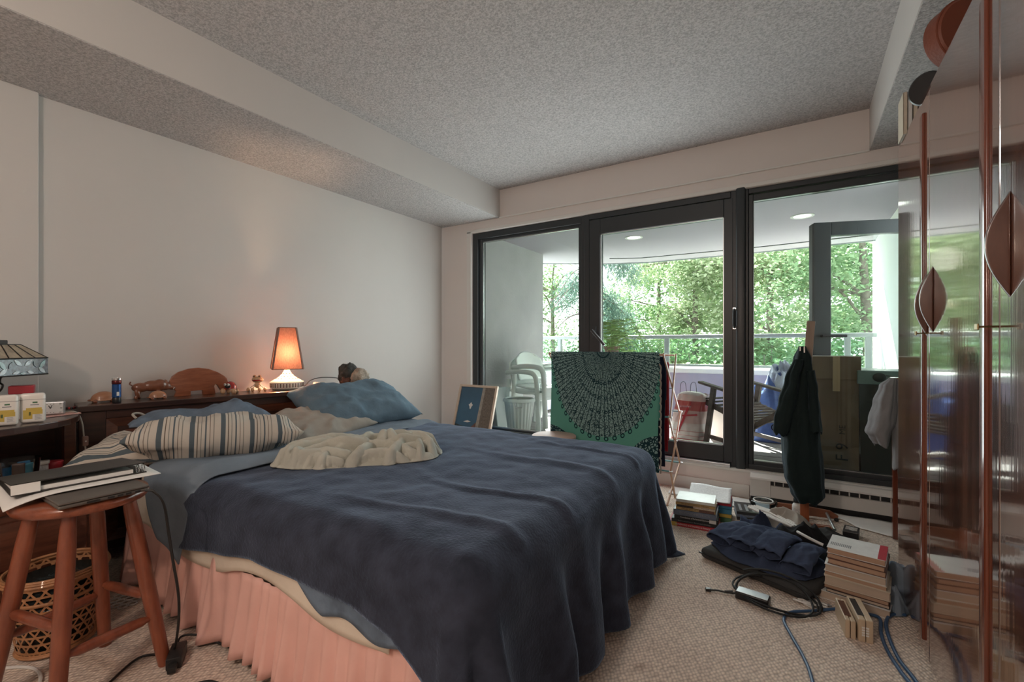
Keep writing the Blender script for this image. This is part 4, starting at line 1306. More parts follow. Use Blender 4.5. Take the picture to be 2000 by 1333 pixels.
cable([(-1.98, 0.29, .006), (-1.93, 0.33, .006), (-1.98, 0.40, .006), (-2.1, 0.42, .006), (-2.2, 0.36, .006), (-2.25, 0.25, .006)], 0.005, 'white_plastic', 'pale grey cord looped on the carpet under the stool')
cable([(-1.60, 0.615, .006), (-1.585, 0.58, .006), (-1.56, 0.53, .006), (-1.54, 0.47, .006)], 0.004, 'white_plastic', 'short pale cord end beside the mains plug')

# ------------------------------------------------------------------ valet stand with jacket, clothes rack with shirt
wood('orange_wood', (0.30, 0.075, 0.025), (0.42, 0.13, 0.05), (8, 8, 1), 5, 0.35, 0.3)
wood('brown_bar', (0.20, 0.065, 0.03), (0.30, 0.11, 0.055), (1, 8, 8), 5, 0.4, 0.3)
wood('backlit_wood', (0.22, 0.16, 0.12), (0.34, 0.26, 0.20), (8, 8, 1), 5, 0.5, 0.1)  # upper post's backlit grey put into the wood colour
vs = thing('valet_stand', 'wooden valet stand with leaning post by the right window', 'stand', (0.02, 3.2, 0.008))
def V_(mb, nm, m, smooth=False): return mb.build(nm, m, vs, smooth, world=True)
V_(MB().bar((0.020, 3.165, 0.005), (0.012, 3.15, 0.62), 0.024, 0.045, up=(1, 0, 0), bev=0.003), 'post', 'orange_wood')
V_(MB().bar((0.012, 3.15, 0.62), (0.050, 3.135, 1.20), 0.020, 0.042, up=(1, 0, 0), bev=0.003), 'upper_post', 'backlit_wood')
bar_prof = [(-0.17, 0), (0.185, 0), (0.19, 0.02), (0.15, 0.045), (0.0, 0.055), (-0.13, 0.055), (-0.17, 0.035)]
V_(MB().prism(bar_prof, 0.022, Matrix.Translation((0.0, 3.345, 0.015)) @ Matrix.Rotation(R(8), 4, 'Z') @ Matrix.Rotation(R(90), 4, 'X'), 0.003), 'base_bar', 'brown_bar')
V_(MB().prism([(-0.10, 0), (0.14, 0), (0.12, 0.03), (-0.08, 0.03)], 0.022, Matrix.Translation((0.02, 3.12, 0.012)) @ Matrix.Rotation(R(8), 4, 'Z') @ Matrix.Rotation(R(90), 4, 'X'), 0.003), 'base_bar', 'brown_bar')
for x in (-0.095, 0.13):
    V_(MB().tube([(x, 3.335 + x * .14, 0.045), (x + .03, 3.11, 0.03)], 0.008, 10), 'rod', 'aluminium', True)
V_(MB().ball((0.18, 3.35, 0.012), 0.012), 'foot', 'black_rubber', True)

mat('jacket_cloth', (0.010, 0.020, 0.020), 0.85, bump=0.25, bscale=40, spec=0.25, sheen=0.12)
mat('shirt_grey', (0.25, 0.25, 0.26), 0.85, bump=0.3, bscale=25, var=0.1, spec=0.2)
def loft(secs, yc, dep, m, nm, parent, seed, nseg=44, nf=5, fa=0.010, nstack=90):
    """secs = [(z, x_left, x_right, half depth)] from the top; a hollow hanging garment"""
    secs = sorted(secs, key=lambda s_: s_[0])
    zs = [s_[0] for s_ in secs]
    def at(z, k):
        for a, b in zip(secs, secs[1:]):
            if z <= b[0]:
                t = (z - a[0]) / max(1e-6, b[0] - a[0])
                t = t * t * (3 - 2 * t)
                return a[k] + (b[k] - a[k]) * t
        return secs[-1][k]
    def fn(u, v):
        z = zs[0] + (zs[-1] - zs[0]) * v
        xl, xr, d = at(z, 1), at(z, 2), at(z, 3)
        a = 2 * PI * u
        c, s_ = math.cos(a), math.sin(a)
        f = fa * (1 - v) ** 0.3 * math.sin(nf * a + 2.5 * nz(z * 2, seed) + 3 * nz(c, s_, seed)) + 0.010 * nz(c * 2, s_ * 2, z * 5 + seed) + 0.008 * nz(c * 4, s_ * 4, z * 9 + seed)
        k = 1 if v < .93 else (1 - v) / .07
        rx, ry = (xr - xl) / 2 + f * k * .5, d + f * k
        zz = z + (0.03 * nz(c * 1.2, s_ * 1.2, seed) * (1 - v) ** 3)
        return Vector(((xl + xr) / 2 + rx * c, yc + ry * s_, zz))
    return MB().grid(fn, nseg, nstack, closeu=True).build(nm, m, parent, True, 180, world=True, solid=0.004)
def jx(px): return 0.007 + (px - 1567) * 0.0025
def jz(py): return 1.055 - (py - 675) * 0.00298
jk = thing('jacket', 'dark green-black jacket hanging from the valet stand', 'jacket', (0.0, 3.1, 0.2))
J = [(675, 1560, 1574, .012), (700, 1551, 1585, .03), (740, 1538, 1590, .05), (780, 1528, 1594, .06), (815, 1524, 1598, .065), (850, 1526, 1601, .07), (890, 1528, 1606, .075), (925, 1532, 1609, .078), (955, 1546, 1611, .07), (972, 1556, 1596, .05)]
loft([(jz(p), jx(a), jx(b), d) for p, a, b, d in J], 3.085, .07, 'jacket_cloth', 'body', jk, 3.3)
loft([(jz(p), jx(a), jx(b), d) for p, a, b, d in [(700, 1550, 1568, .02), (740, 1535, 1562, .03), (780, 1522, 1556, .038), (815, 1512, 1550, .04), (836, 1510, 1546, .038), (846, 1516, 1536, .03)]], 3.03, .04, 'jacket_cloth', 'sleeve', jk, 8.1, 30, 4, .006, 50)
loft([(jz(p), jx(a), jx(b), d) for p, a, b, d in [(720, 1575, 1590, .02), (760, 1578, 1596, .03), (800, 1580, 1601, .033), (835, 1582, 1604, .03)]], 3.04, .04, 'jacket_cloth', 'sleeve', jk, 5.1, 30, 4, .006, 50)
MB().tube([(jx(1512) + .012 * math.cos(t), 3.02, jz(832) + .016 * math.sin(t)) for t in [2 * PI * k / 14 for k in range(14)]], 0.003, 6, closed=True).build('cuff_loop', 'black_cloth', jk, True, world=True)
for x in (jx(1563), jx(1571)):
    MB().bar((x, 3.068, jz(690)), (x, 3.068, jz(676)), 0.008, 0.006).build('hanging_clip', 'chrome', jk, world=True)
rk = thing('clothes_rack', 'red wooden clothes rack standing behind the wardrobe', 'rack', (0.60, 3.2, 0.008))
for x in (0.432, 0.80):
    MB().bb(x - .011, x + .011, 3.185, 3.225, 0.01, 0.865, 0.003).build('post', 'red_strip', rk, world=True)
    MB().bb(x - .02, x + .02, 3.17, 3.24, 0.865, 0.885, 0.003).build('post_cap', 'red_strip', rk, world=True)
MB().bb(0.44, 0.80, 3.195, 3.215, 0.80, 0.83, 0.002).build('rail', 'red_strip', rk, world=True)
MB().bb(0.44, 0.80, 3.195, 3.215, 0.15, 0.18, 0.002).build('rail', 'red_strip', rk, world=True)
MB().tube([(0.42, 3.205, 0.655), (0.395, 3.20, 0.66), (0.385, 3.20, 0.675)], 0.006, 6).build('hook', 'black_plastic', rk, True, world=True)
sg_ = thing('shirt', 'grey shirt hanging from the red wooden clothes rack', 'shirt', (0.38, 3.18, 0.5))
loft([(0.885, 0.40, 0.43, .012), (0.84, 0.365, 0.43, .03), (0.75, 0.335, 0.43, .045), (0.65, 0.315, 0.425, .05), (0.585, 0.300, 0.405, .05), (0.555, 0.318, 0.40, .045), (0.52, 0.335, 0.395, .04)], 3.15, .05, 'shirt_grey', 'sleeve', sg_, 2.2, 36, 4, .008, 60)
loft([(0.88, 0.425, 0.46, .015), (0.7, 0.42, 0.55, .03), (0.4, 0.415, 0.58, .035)], 3.17, .05, 'shirt_grey', 'body', sg_, 6.2, 30, 4, .006, 40)

hm = thing('mesh_mat', 'small piece of white honeycomb mesh lying by the nightstand', 'mesh', (-2.37, 0.735, 0.002), R(20))
for i in range(4):
    for j in range(4):
        x, y = (j + .5 * (i % 2)) * .032 - .05, i * .028 - .045
        MB().tube([(x + .0155 * math.cos(t), y + .0155 * math.sin(t), .003) for t in [PI / 6 + PI / 3 * k for k in range(6)]], .0028, 5, closed=True).build('cell', 'white_plastic', hm)
# ------------------------------------------------------------------ drying rack and towels
wood('beech', (0.42, 0.24, 0.15), (0.58, 0.36, 0.24), (6, 6, 6), 6, 0.5, 0.1)
mat('navy_cloth', (0.012, 0.014, 0.030), 0.9, bump=0.3, bscale=120, spec=0.2)
mat('red_cloth', (0.28, 0.015, 0.022), 0.9, bump=0.3, bscale=120, spec=0.2)
mat('teal_rod', (0.12, 0.30, 0.32), 0.4)
def towel_material():
    m, n, p, l = _base('fan_towel')
    def math_(op, a, b=None, c=None):
        k = n.nodes.new('ShaderNodeMath'); k.operation = op
        for i, q in enumerate((a, b, c)):
            if q is None:
                continue
            if isinstance(q, (int, float)):
                k.inputs[i].default_value = q
            else:
                l.new(q, k.inputs[i])
        return k.outputs[0]
    uv = n.nodes.new('ShaderNodeUVMap')
    sp = n.nodes.new('ShaderNodeSeparateXYZ')
    l.new(uv.outputs[0], sp.inputs[0])
    x = math_('SUBTRACT', sp.outputs[0], 0.40)
    z = math_('SUBTRACT', 0.0, sp.outputs[1])          # down from the top edge
    z = math_('MULTIPLY', z, -1.0)
    r = math_('SQRT', math_('ADD', math_('MULTIPLY', x, x), math_('MULTIPLY', z, z)))
    a = math_('ARCTAN2', x, z)
    N = 15.0
    t = math_('MULTIPLY', a, N)
    # rays
    ray = math_('LESS_THAN', math_('ABSOLUTE', math_('SUBTRACT', math_('FRACT', t), 0.5)), math_('DIVIDE', 0.045, math_('ADD', r, 0.12)))
    # branching marks along the rays
    vo = n.nodes.new('ShaderNodeTexVoronoi'); vo.feature = 'DISTANCE_TO_EDGE'
    cmb = n.nodes.new('ShaderNodeCombineXYZ')
    l.new(math_('MULTIPLY', a, math_('ADD', math_('MULTIPLY', r, 0.6), 0.28)), cmb.inputs[0]); l.new(r, cmb.inputs[1])
    l.new(cmb.outputs[0], vo.inputs['Vector']); vo.inputs['Scale'].default_value = 52
    nzn = n.nodes.new('ShaderNodeTexNoise'); nzn.inputs['Scale'].default_value = 130
    l.new(uv.outputs[0], nzn.inputs['Vector'])
    twig = math_('MULTIPLY', math_('LESS_THAN', vo.outputs['Distance'], 0.10), math_('GREATER_THAN', nzn.outputs['Fac'], 0.47))
    # rings strung along each second ray
    def rings(rr, count_a, size, width, r_lo, r_hi, per):
        ca = math_('SUBTRACT', math_('FRACT', math_('MULTIPLY', a, count_a)), 0.5)
        da = math_('MULTIPLY', math_('DIVIDE', ca, count_a), rr)
        cr_ = math_('SUBTRACT', math_('FRACT', math_('DIVIDE', math_('SUBTRACT', rr, r_lo), per)), 0.5)
        dr = math_('MULTIPLY', cr_, per)
        d = math_('SQRT', math_('ADD', math_('MULTIPLY', da, da), math_('MULTIPLY', dr, dr)))
        ring = math_('LESS_THAN', math_('ABSOLUTE', math_('SUBTRACT', d, size)), width)
        return math_('MULTIPLY', ring, math_('MULTIPLY', math_('GREATER_THAN', rr, r_lo), math_('LESS_THAN', rr, r_hi)))
    # the fan is wider than high: its rim radius shrinks towards the sides
    rim = math_('ADD', 0.41, math_('MULTIPLY', math_('POWER', math_('COSINE', a), 3.0), 0.20))
    rn = math_('DIVIDE', math_('MULTIPLY', r, 0.62), rim)
    inside = math_('LESS_THAN', rn, 0.60)
    r1 = rings(rn, 8.0, 0.0085, 0.0030, 0.18, 0.58, 0.10)
    r2 = rings(rn, 10.0, 0.0125, 0.0040, 0.595, 0.63, 0.035)
    core = math_('LESS_THAN', math_('ABSOLUTE', math_('SUBTRACT', r, 0.045)), 0.004)
    dark_in = math_('MINIMUM', math_('ADD', math_('ADD', ray, twig), r1), 1.0)
    dark = math_('MULTIPLY', dark_in, inside)
    # corner fans
    xc = math_('SUBTRACT', math_('ABSOLUTE', x), 0.42); zc = math_('SUBTRACT', z, 0.80)
    rc = math_('SQRT', math_('ADD', math_('MULTIPLY', xc, xc), math_('MULTIPLY', zc, zc)))
    inc = math_('MULTIPLY', math_('LESS_THAN', rc, 0.26), math_('GREATER_THAN', rn, 0.63))
    dark = math_('ADD', dark, math_('MULTIPLY', math_('LESS_THAN', vo.outputs['Distance'], 0.16), inc))
    dark = math_('MINIMUM', math_('ADD', math_('ADD', dark, r2), core), 1.0)
    base = n.nodes.new('ShaderNodeMixRGB')
    base.inputs[1].default_value = rgb((0.115, 0.34, 0.275)); base.inputs[2].default_value = rgb((0.23, 0.36, 0.35))
    l.new(math_('MINIMUM', math_('ADD', inside, inc), 1.0), base.inputs[0])
    fin = n.nodes.new('ShaderNodeMixRGB')
    l.new(dark, fin.inputs[0]); l.new(base.outputs[0], fin.inputs[1]); fin.inputs[2].default_value = rgb((0.014, 0.042, 0.052))
    l.new(fin.outputs[0], p.inputs['Base Color'])
    p.inputs['Roughness'].default_value = 0.95; p.inputs['Specular IOR Level'].default_value = 0.1
    MATS['fan_towel'] = m
towel_material()
DR = thing('drying_rack', 'folding wooden drying rack standing between the bed and the glass door', 'drying rack', (-1.15, 3.2, 0))
def D_(mb, nm, m='beech', smooth=False): return mb.build(nm, m, DR, smooth, world=True)
RX0, RX1 = -1.57, -0.745
for xx, s_ in ((RX0, -1), (RX1, 1)):
    for (y0, z0, y1, z1, k) in ((2.985, 1.005, 3.44, 0.58, 0), (3.30, 1.0, 3.13, 0.575, 1), (3.13, 0.585, 3.46, 0.205, 0), (3.44, 0.58, 3.14, 0.215, 1), (3.46, 0.205, 3.08, 0.0, 0), (3.14, 0.215, 3.27, 0.0, 1)):
        D_(MB().bar((xx + s_ * .010 * k, y0, z0), (xx + s_ * .010 * k, y1, z1), 0.009, 0.018, bev=0.002), 'slat')
    for (y, z) in ((3.44, 0.58), (3.13, 0.58), (3.46, 0.205), (3.14, 0.215), (3.285, 0.395)):
        D_(MB().tube([(xx - .012 * s_, y, z), (xx + .022 * s_, y, z)], 0.005, 8), 'pivot_pin', 'aluminium', True)
for i, (y, z) in enumerate(((2.99, 1.0), (3.30, 0.99), (3.13, 0.58), (3.44, 0.58), (3.14, 0.215), (3.46, 0.205), (3.285, 0.395), (3.285, 0.76))):
    D_(MB().tube([(RX0, y, z), (RX1, y, z)], 0.006, 8), 'dowel', 'teal_rod' if i > 1 else 'beech', True)
def hang(nm, m, label, cat, x0, x1, y, zt, front, back, seed, group=None, amp=0.010, uv=None):
    """cloth folded over a dowel"""
    Ltot = front + back
    def fn(u, v):
        d = v * Ltot
        x = x0 + (x1 - x0) * u
        rr = 0.010
        if d < back - .016:
            yy, z = y + rr, zt - (back - .016 - d)
        elif d > back + .016:
            yy, z = y - rr, zt - (d - back - .016)
        else:
            a = (d - back + .016) / .032 * PI
            yy, z = y + rr * math.cos(a), zt + rr * math.sin(a)
        dr = max(0, zt - z)
        w_ = amp * min(1, dr / .25) * (math.sin(u * 9 + seed) + 0.5 * nz(u * 5, z * 2, seed)) * 0.6 + 0.006 * min(1, dr / .2) * nz(u * 9, z * 3, seed + 2)
        return Vector((x + 0.010 * nz(z * 3, seed) * min(1, dr / .3), yy + w_ - (.02 * dr if d > back else -.01 * dr), z))
    mb = MB()
    mb.grid(fn, 60, 70, uvscale=(abs(x1 - x0), 1.0) if uv else None)
    if uv:
        for f in mb.bm.faces:
            for lp in f.loops:
                lp[mb.uv].uv = (lp[mb.uv].uv[0], lp[mb.uv].uv[1] * Ltot - back)
    o = mb.build(nm, m, None, True, 180, solid=0.004)
    return tag(o, label, cat, group)
hang('beach_towel', 'fan_towel', 'green towel with dark fan print hanging on the drying rack', 'towel', -1.548, -0.770, 2.99, 1.006, 0.78, 0.45, 1.0, uv=True, amp=0.006)
hang('navy_towel', 'navy_cloth', 'navy towel hanging behind the green printed towel', 'towel', -1.50, -0.765, 3.13, 0.975, 0.74, 0.3, 4.0)
hang('red_towel', 'red_cloth', 'red cloth hanging lowest on the drying rack behind the navy towel', 'cloth', -1.45, -0.775, 3.25, 0.93, 0.62, 0.55, 6.0)
fr = MB()
for k in range(14):
    z0 = 0.94 - k * .05
    fr.tube(smooth_path([(-0.768, 2.975 + 0.01 * (k % 2), z0), (-0.758, 2.98, z0 - .02), (-0.762, 2.985, z0 - .055)], 3), 0.005, 5)
tag(fr.build('fringe_scarf', 'taupe_cotton', None, True), 'grey fringed edge hanging down beside the green towel', 'fringe')

# ------------------------------------------------------------------ framed picture and small round stool by the window
mat('birch_frame', (0.60, 0.48, 0.38), 0.5, var=0.1, vscale=20)
mat('photo_sky', (0.045, 0.125, 0.21), 0.35, var=0.25, vscale=2.2)
mat('photo_trunk', (0.16, 0.13, 0.105), 0.4, var=0.5, vscale=60, stretch=(3, 1, 1))
mat('photo_trunk_edge', (0.33, 0.30, 0.26), 0.4, var=0.2, vscale=30)
mat('photo_land', (0.035, 0.05, 0.06), 0.4, var=0.4, vscale=20)
mat('photo_rock', (0.16, 0.08, 0.065), 0.4, var=0.5, vscale=30)
PF = thing('framed_picture', 'framed photograph of blue sky beside a tree trunk leaning at the window', 'picture', (-2.60, 3.30, 0.008), rot=(R(-17), 0, R(-1)))
fw, fh = 0.225, 0.70
for a in ((-fw, -fw + .022, 0, fh), (fw - .022, fw, 0, fh)):
    MB().bb(a[0], a[1], -.012, .012, a[2], a[3], 0.002).build('frame_side', 'birch_frame', PF)
for a in ((0, .022), (fh - .022, fh)):
    MB().bb(-fw + .022, fw - .022, -.012, .012, a[0], a[1], 0.002).build('frame_side', 'birch_frame', PF)
MB().bb(-fw + .02, fw - .02, 0.0, 0.006, 0.02, fh - .02).build('photo_print', 'photo_sky', PF)
def flat(poly, y, m, nm):
    mb = MB(); mb.add([(x, y, z) for x, z in poly], [tuple(range(len(poly)))]); return mb.build(nm, m, PF)
flat([(0.07, .022), (0.085, fh - .022), (fw - .022, fh - .022), (fw - .022, .022)], -0.001, 'photo_trunk', 'printed_trunk')
flat([(0.035, .022), (0.055, fh - .022), (0.085, fh - .022), (0.07, .022)], -0.0015, 'photo_trunk_edge', 'printed_trunk_edge')
flat([(-fw + .022, .022), (0.037, .022), (0.044, 0.28), (-0.02, 0.26), (-0.1, 0.30), (-fw + .022, 0.32)], -0.0008, 'photo_land', 'printed_hills')
flat([(-0.11, .2), (0.036, .2), (0.044, 0.35), (0.0, 0.31), (-0.05, 0.27)], -0.0012, 'photo_rock', 'printed_rock')
flat([(-0.055 + 0.020 * math.cos(t) * (1 + .4 * math.sin(3 * t)), 0.50 + 0.026 * math.sin(t) * (1 + .3 * math.cos(4 * t))) for t in [2 * PI * k / 22 for k in range(22)]], -0.0012, 'paper_white', 'printed_cloud')
flat([(-0.11, 0.345), (-0.06, 0.36), (-0.02, 0.35), (-0.06, 0.34)], -0.0012, 'paper_white', 'printed_cloud')
RS = thing('round_stool', 'low round stool with pale pink top between bed and drying rack', 'stool', (-1.45, 2.83, 0))
mat('pink_top', (0.62, 0.42, 0.35), 0.5, var=0.05)
MB().lathe([(0, 0.415), (0.145, 0.415), (0.153, 0.420), (0.153, 0.433), (0.147, 0.437), (0, 0.437)], n=36).build('seat', 'pink_top', RS, True, 50)
for k in range(3):
    a = R(30 + 120 * k)
    MB().tube([(0.085 * math.cos(a), 0.085 * math.sin(a), 0.415), (0.115 * math.cos(a), 0.115 * math.sin(a), 0.0)], [.014, .011], 10).build('leg', 'beech', RS, True)

# ------------------------------------------------------------------ things on the headboard shelf (local frame of the headboard)
HZ = 0.771
hang_ = -math.atan2(.266, 1.535)
def shelf(along, inn, z=HZ):
    c, s_ = math.cos(hang_), math.sin(hang_)
    x, y = -inn, along
    return (-2.87 + c * x - s_ * y, 0.715 + s_ * x + c * y, z)
def blob(name, balls, m, parent, vox=0.004, label=None):
    """carved figure: ellipsoids fused into one continuous surface"""
    mb = MB()
    for b in balls:
        mb.ball(b[0], b[1], 14, 10, b[2] if len(b) > 2 else None)
    o = mb.build(name, m, parent, True, 180, label=label)
    md = o.modifiers.new('fuse', 'REMESH'); md.mode = 'VOXEL'; md.voxel_size = vox; md.use_smooth_shade = True
    md = o.modifiers.new('soft', 'SMOOTH'); md.iterations = 3; md.factor = 0.5
    return o
RX = lambda d: Matrix.Rotation(R(d), 4, 'X')
wood('carved_brown', (0.15, 0.050, 0.024), (0.25, 0.095, 0.05), (5, 1, 5), 12, 0.3, 0.5)
wood('carved_tan', (0.30, 0.13, 0.065), (0.42, 0.20, 0.11), (5, 1, 5), 14, 0.4, 0.3)
wood('elephant_wood', (0.20, 0.058, 0.026), (0.32, 0.11, 0.052), (10, 1.2, 10), 8, 0.35, 0.3)
wood('pale_wood', (0.45, 0.27, 0.15), (0.58, 0.37, 0.22), (3, 3, 3), 14, 0.4, 0.3)
mat('red_paint', (0.30, 0.02, 0.02), 0.25, coat=0.6)
mat('white_gloss', (0.78, 0.75, 0.70), 0.25, coat=0.4)
def turtle(loc, L, label, group):
    t = thing('wooden_turtle', label, 'figurine', loc, hang_, group)
    H_ = L * 0.46
    mb = MB()
    mb.lathe([(0, 1.0)] + [(math.sin(PI / 2 * k / 8), math.cos(PI / 2 * k / 8)) for k in range(1, 9)] + [(1.03, -0.06), (0.9, -0.12), (0, -0.12)], n=26, mtx=Matrix.Translation((0, 0, 0.012)) @ Matrix.Diagonal((L * .30, L * .45, H_ * .82, 1)))
    mb.build('shell', 'carved_tan', t, True, 60)
    blob('head', [((0, -L * .47, 0.012), (L * .06, L * .09, L * .055)), ((0, -L * .38, 0.011), (L * .05, L * .08, L * .04))], 'carved_brown', t, 0.003)
    for sx in (-1, 1):
        for sy in (-1, 1):
            MB().ball((sx * L * .24, sy * L * .30, 0.008), (L * .06, L * .09, 0.009)).build('foot', 'carved_brown', t, True)
turtle(shelf(0.105, 0.155), 0.112, 'larger carved wooden turtle beside the blue flashlight', 'wooden turtles')
turtle(shelf(0.318, 0.105), 0.088, 'smaller carved wooden turtle in front of the wooden boar', 'wooden turtles')
fl = thing('flashlight', 'small blue and black flashlight standing upright on the headboard', 'flashlight', shelf(0.145, 0.07))
mat('blue_metal', (0.035, 0.11, 0.32), 0.25, metal=0.6)
mat('maroon_metal', (0.12, 0.02, 0.02), 0.3, metal=0.5)
MB().lathe([(0, 0), (0.016, 0), (0.018, 0.003), (0.018, 0.024), (0.017, 0.026)], n=20).build('tail_cap', 'black_plastic', fl, True, 40)
MB().lathe([(0.0165, 0.026), (0.0185, 0.028), (0.0185, 0.092), (0.0165, 0.094)], n=20).build('barrel', 'blue_metal', fl, True, 40)
MB().lathe([(0.018, 0.094), (0.0195, 0.096), (0.0195, 0.110), (0.018, 0.112)], n=20).build('collar', 'maroon_metal', fl, True, 40)
MB().lathe([(0.018, 0.112), (0.020, 0.114), (0.020, 0.124), (0.017, 0.124), (0.015, 0.118), (0, 0.118)], n=20).build('head', 'chrome', fl, True, 40)
MB().box((0.0184, 0.0, 0.045), (0.001, 0.01, 0.02)).build('sticker', 'white_plastic', fl)
br = thing('wooden_boar', 'carved brown wooden boar walking towards the elephant', 'figurine', shelf(0.30, 0.175), hang_)
blob('body', [((0, -.045, .062), (.024, .040, .026)), ((0, 0.005, .068), (.026, .045, .030)), ((0, .038, .070), (.026, .034, .033)), ((0, .062, .064), (.018, .028, .024)),
              ((0, .085, .055), (.011, .026, .013), RX(-18)), ((0, .103, .049), (.009, .008, .009)),
              ((.013, -.060, .034), (.009, .012, .026), RX(12)), ((-.013, -.052, .034), (.009, .012, .026), RX(-8)), ((.013, .028, .030), (.008, .010, .024)), ((-.013, .040, .030), (.008, .010, .024)),
              ((.013, -.066, .010), (.007, .009, .011)), ((-.013, -.048, .010), (.007, .009, .011)), ((.013, .028, .009), (.007, .009, .010)), ((-.013, .040, .009), (.007, .009, .010))], 'carved_brown', br, 0.0035)
for sx in (-1, 1):
    MB().lathe([(0.007, 0), (0.004, 0.010), (0, 0.020)], n=8, mtx=Matrix.Translation((sx * .010, .066, .082)) @ Matrix.Rotation(R(sx * 15), 4, 'Y')).build('ear', 'carved_brown', br, True)
    MB().ball((sx * .011, .083, .062), .0028).build('eye', 'black_plastic', br, True)
    MB().tube([(sx * .008, .098, .045), (sx * .013, .101, .050), (sx * .013, .100, .057)], [.002, .0018, .0006], 6).build('tusk', 'white_gloss', br, True)
MB().tube(smooth_path([(0, -.080, .075), (0, -.090, .083), (0.002, -.086, .095)], 4), [.0035] * 9, 6).build('tail', 'carved_brown', br, True)
el = thing('wooden_elephant', 'flat reddish wooden elephant cut from one plank', 'figurine', shelf(0.530, 0.185), hang_)
ep_ = [(1110, 458), (1130, 400), (1085, 345), (1062, 285), (1090, 220), (1150, 172), (1250, 137), (1350, 129), (1450, 145), (1550, 190), (1620, 240), (1650, 272), (1680, 380), (1672, 413), (1630, 425), (1580, 414), (1548, 352), (1525, 335), (1510, 360), (1525, 456), (1395, 458), (1388, 402), (1270, 405), (1270, 458)]
k_ = 0.000482
MB().prism([((x - 1370) * k_, (458 - y) * k_) for x, y in ep_], 0.026, Matrix(((0, 0, 1, 0), (1, 0, 0, 0), (0, 1, 0, 0), (0, 0, 0, 1))) @ Matrix.Translation((0, 0, -.013)), 0.003).build('plank_body', 'elephant_wood', el, True, 50)
lb = thing('ladybird_toy', 'wooden ladybird toy with red back and goggle eyes', 'toy', shelf(0.672, 0.135), hang_ + R(-50))
MB().lathe([(0, 1.0)] + [(math.sin(PI / 2 * k / 8), math.cos(PI / 2 * k / 8)) for k in range(1, 9)] + [(0, 0)], n=24, mtx=Matrix.Translation((0, 0, 0.030)) @ Matrix.Diagonal((.030, .034, .044, 1))).build('shell', 'red_paint', lb, True, 60)
MB().ball((0.024, 0, 0.046), (.014, .018, .016)).build('face', 'black_plastic', lb, True)
for sy in (-1, 1):
    MB().ball((0.034, sy * .010, 0.056), .0075).build('eye', 'white_gloss', lb, True)
    MB().ball((0.0405, sy * .010, 0.056), .003).build('pupil', 'black_plastic', lb, True)
    MB().ball((0.020, sy * .033, 0.016), (.013, .015, .016)).build('foot', 'pale_wood', lb, True)
    MB().ball((-0.020, sy * .026, 0.014), (.012, .012, .014)).build('foot', 'pale_wood', lb, True)
fg = thing('frog_toy', 'pale wooden frog toy with red mouth next to the lamp', 'toy', shelf(0.835, 0.175), hang_ + R(-35))
MB().ball((0, 0, 0.072), (.028, .034, .020)).build('head', 'pale_wood', fg, True)
MB().ball((0.014, 0, 0.069), (.017, .028, .008)).build('mouth', 'red_paint', fg, True)
MB().ball((0, 0, 0.040), (.016, .018, .022)).build('body', 'pale_wood', fg, True)
for sy in (-1, 1):
    e = MB().ball((0.008, sy * .015, 0.092), .0105).build('eye', 'pale_wood', fg, True)
    MB().ball((0.0165, sy * .015, 0.094), .0045).build('pupil', 'black_plastic', e, True)
    for k, (dx, dy) in enumerate(((0.030, 0.020), (0.018, 0.048))):
        MB().tube([(0.006, sy * .010, 0.045), (dx * .8, sy * dy * .8, 0.022)], .0022, 6).build('leg_cord', 'taupe_cotton', fg, True)
        MB().ball((dx, sy * dy, 0.012), (.010, .010, .013)).build('foot', 'pale_wood', fg, True)

# bedside lamp
def shade_cloth(name, col):
    m, n, p, l = _base(name)
    n.nodes.remove(p)
    d = n.nodes.new('ShaderNodeBsdfDiffuse'); t = n.nodes.new('ShaderNodeBsdfTranslucent'); mx = n.nodes.new('ShaderNodeMixShader')
    z_ = noise_node(n, l, 60, 4, (4, 4, 1), 0.7)
    r_ = ramp(n, l, z_.outputs['Fac'], [c * .72 for c in col], col, 0.35, 0.6)
    l.new(r_.outputs[0], d.inputs[0]); l.new(r_.outputs[0], t.inputs[0])
    mx.inputs[0].default_value = 0.055
    l.new(d.outputs[0], mx.inputs[1]); l.new(t.outputs[0], mx.inputs[2]); l.new(mx.outputs[0], n.nodes['Material Output'].inputs[0])
    MATS[name] = m
shade_cloth('shade_fabric', (0.56, 0.27, 0.19))
mat('shade_band', (0.26, 0.16, 0.13), 0.9)
mat('ceramic', (0.70, 0.66, 0.60), 0.3, coat=0.3)
mat('ceramic_dark', (0.13, 0.10, 0.08), 0.5)
emit('bulb_glow', (1.0, 0.60, 0.34), 520.0)
LM = thing('table_lamp', 'lit bedside lamp with tapered orange shade and white ceramic base', 'lamp', shelf(1.010, 0.165))
MB().lathe([(0, 0), (0.080, 0), (0.092, 0.010), (0.098, 0.028), (0.098, 0.046), (0.094, 0.054), (0.078, 0.064), (0.052, 0.080), (0.032, 0.100), (0.020, 0.118), (0.016, 0.128), (0, 0.128)], n=48).build('base', 'ceramic', LM, True, 50)
for k in range(34):
    a = 2 * PI * k / 34
    MB().box((0.0985 * math.cos(a), 0.0985 * math.sin(a), 0.030), (0.004, 0.007, 0.026), a, 0.001).build('glaze_mark', 'ceramic_dark' if k % 2 else 'shade_band', LM)
for (rr, zz) in ((0.100, 0.048), (0.097, 0.014)):
    MB().tube([(rr * math.cos(t), rr * math.sin(t), zz) for t in [2 * PI * k / 48 for k in range(48)]], 0.003, 6, closed=True).build('rim_ring', 'ceramic', LM, True)
for zz, rr, nn in ((0.072, 0.066, 18), (0.088, 0.044, 14), (0.104, 0.030, 10)):
    for k in range(nn):
        a = 2 * PI * k / nn
        MB().box((rr * math.cos(a), rr * math.sin(a), zz), (0.004, 0.007, 0.004), a).build('glaze_mark', 'shade_band', LM)
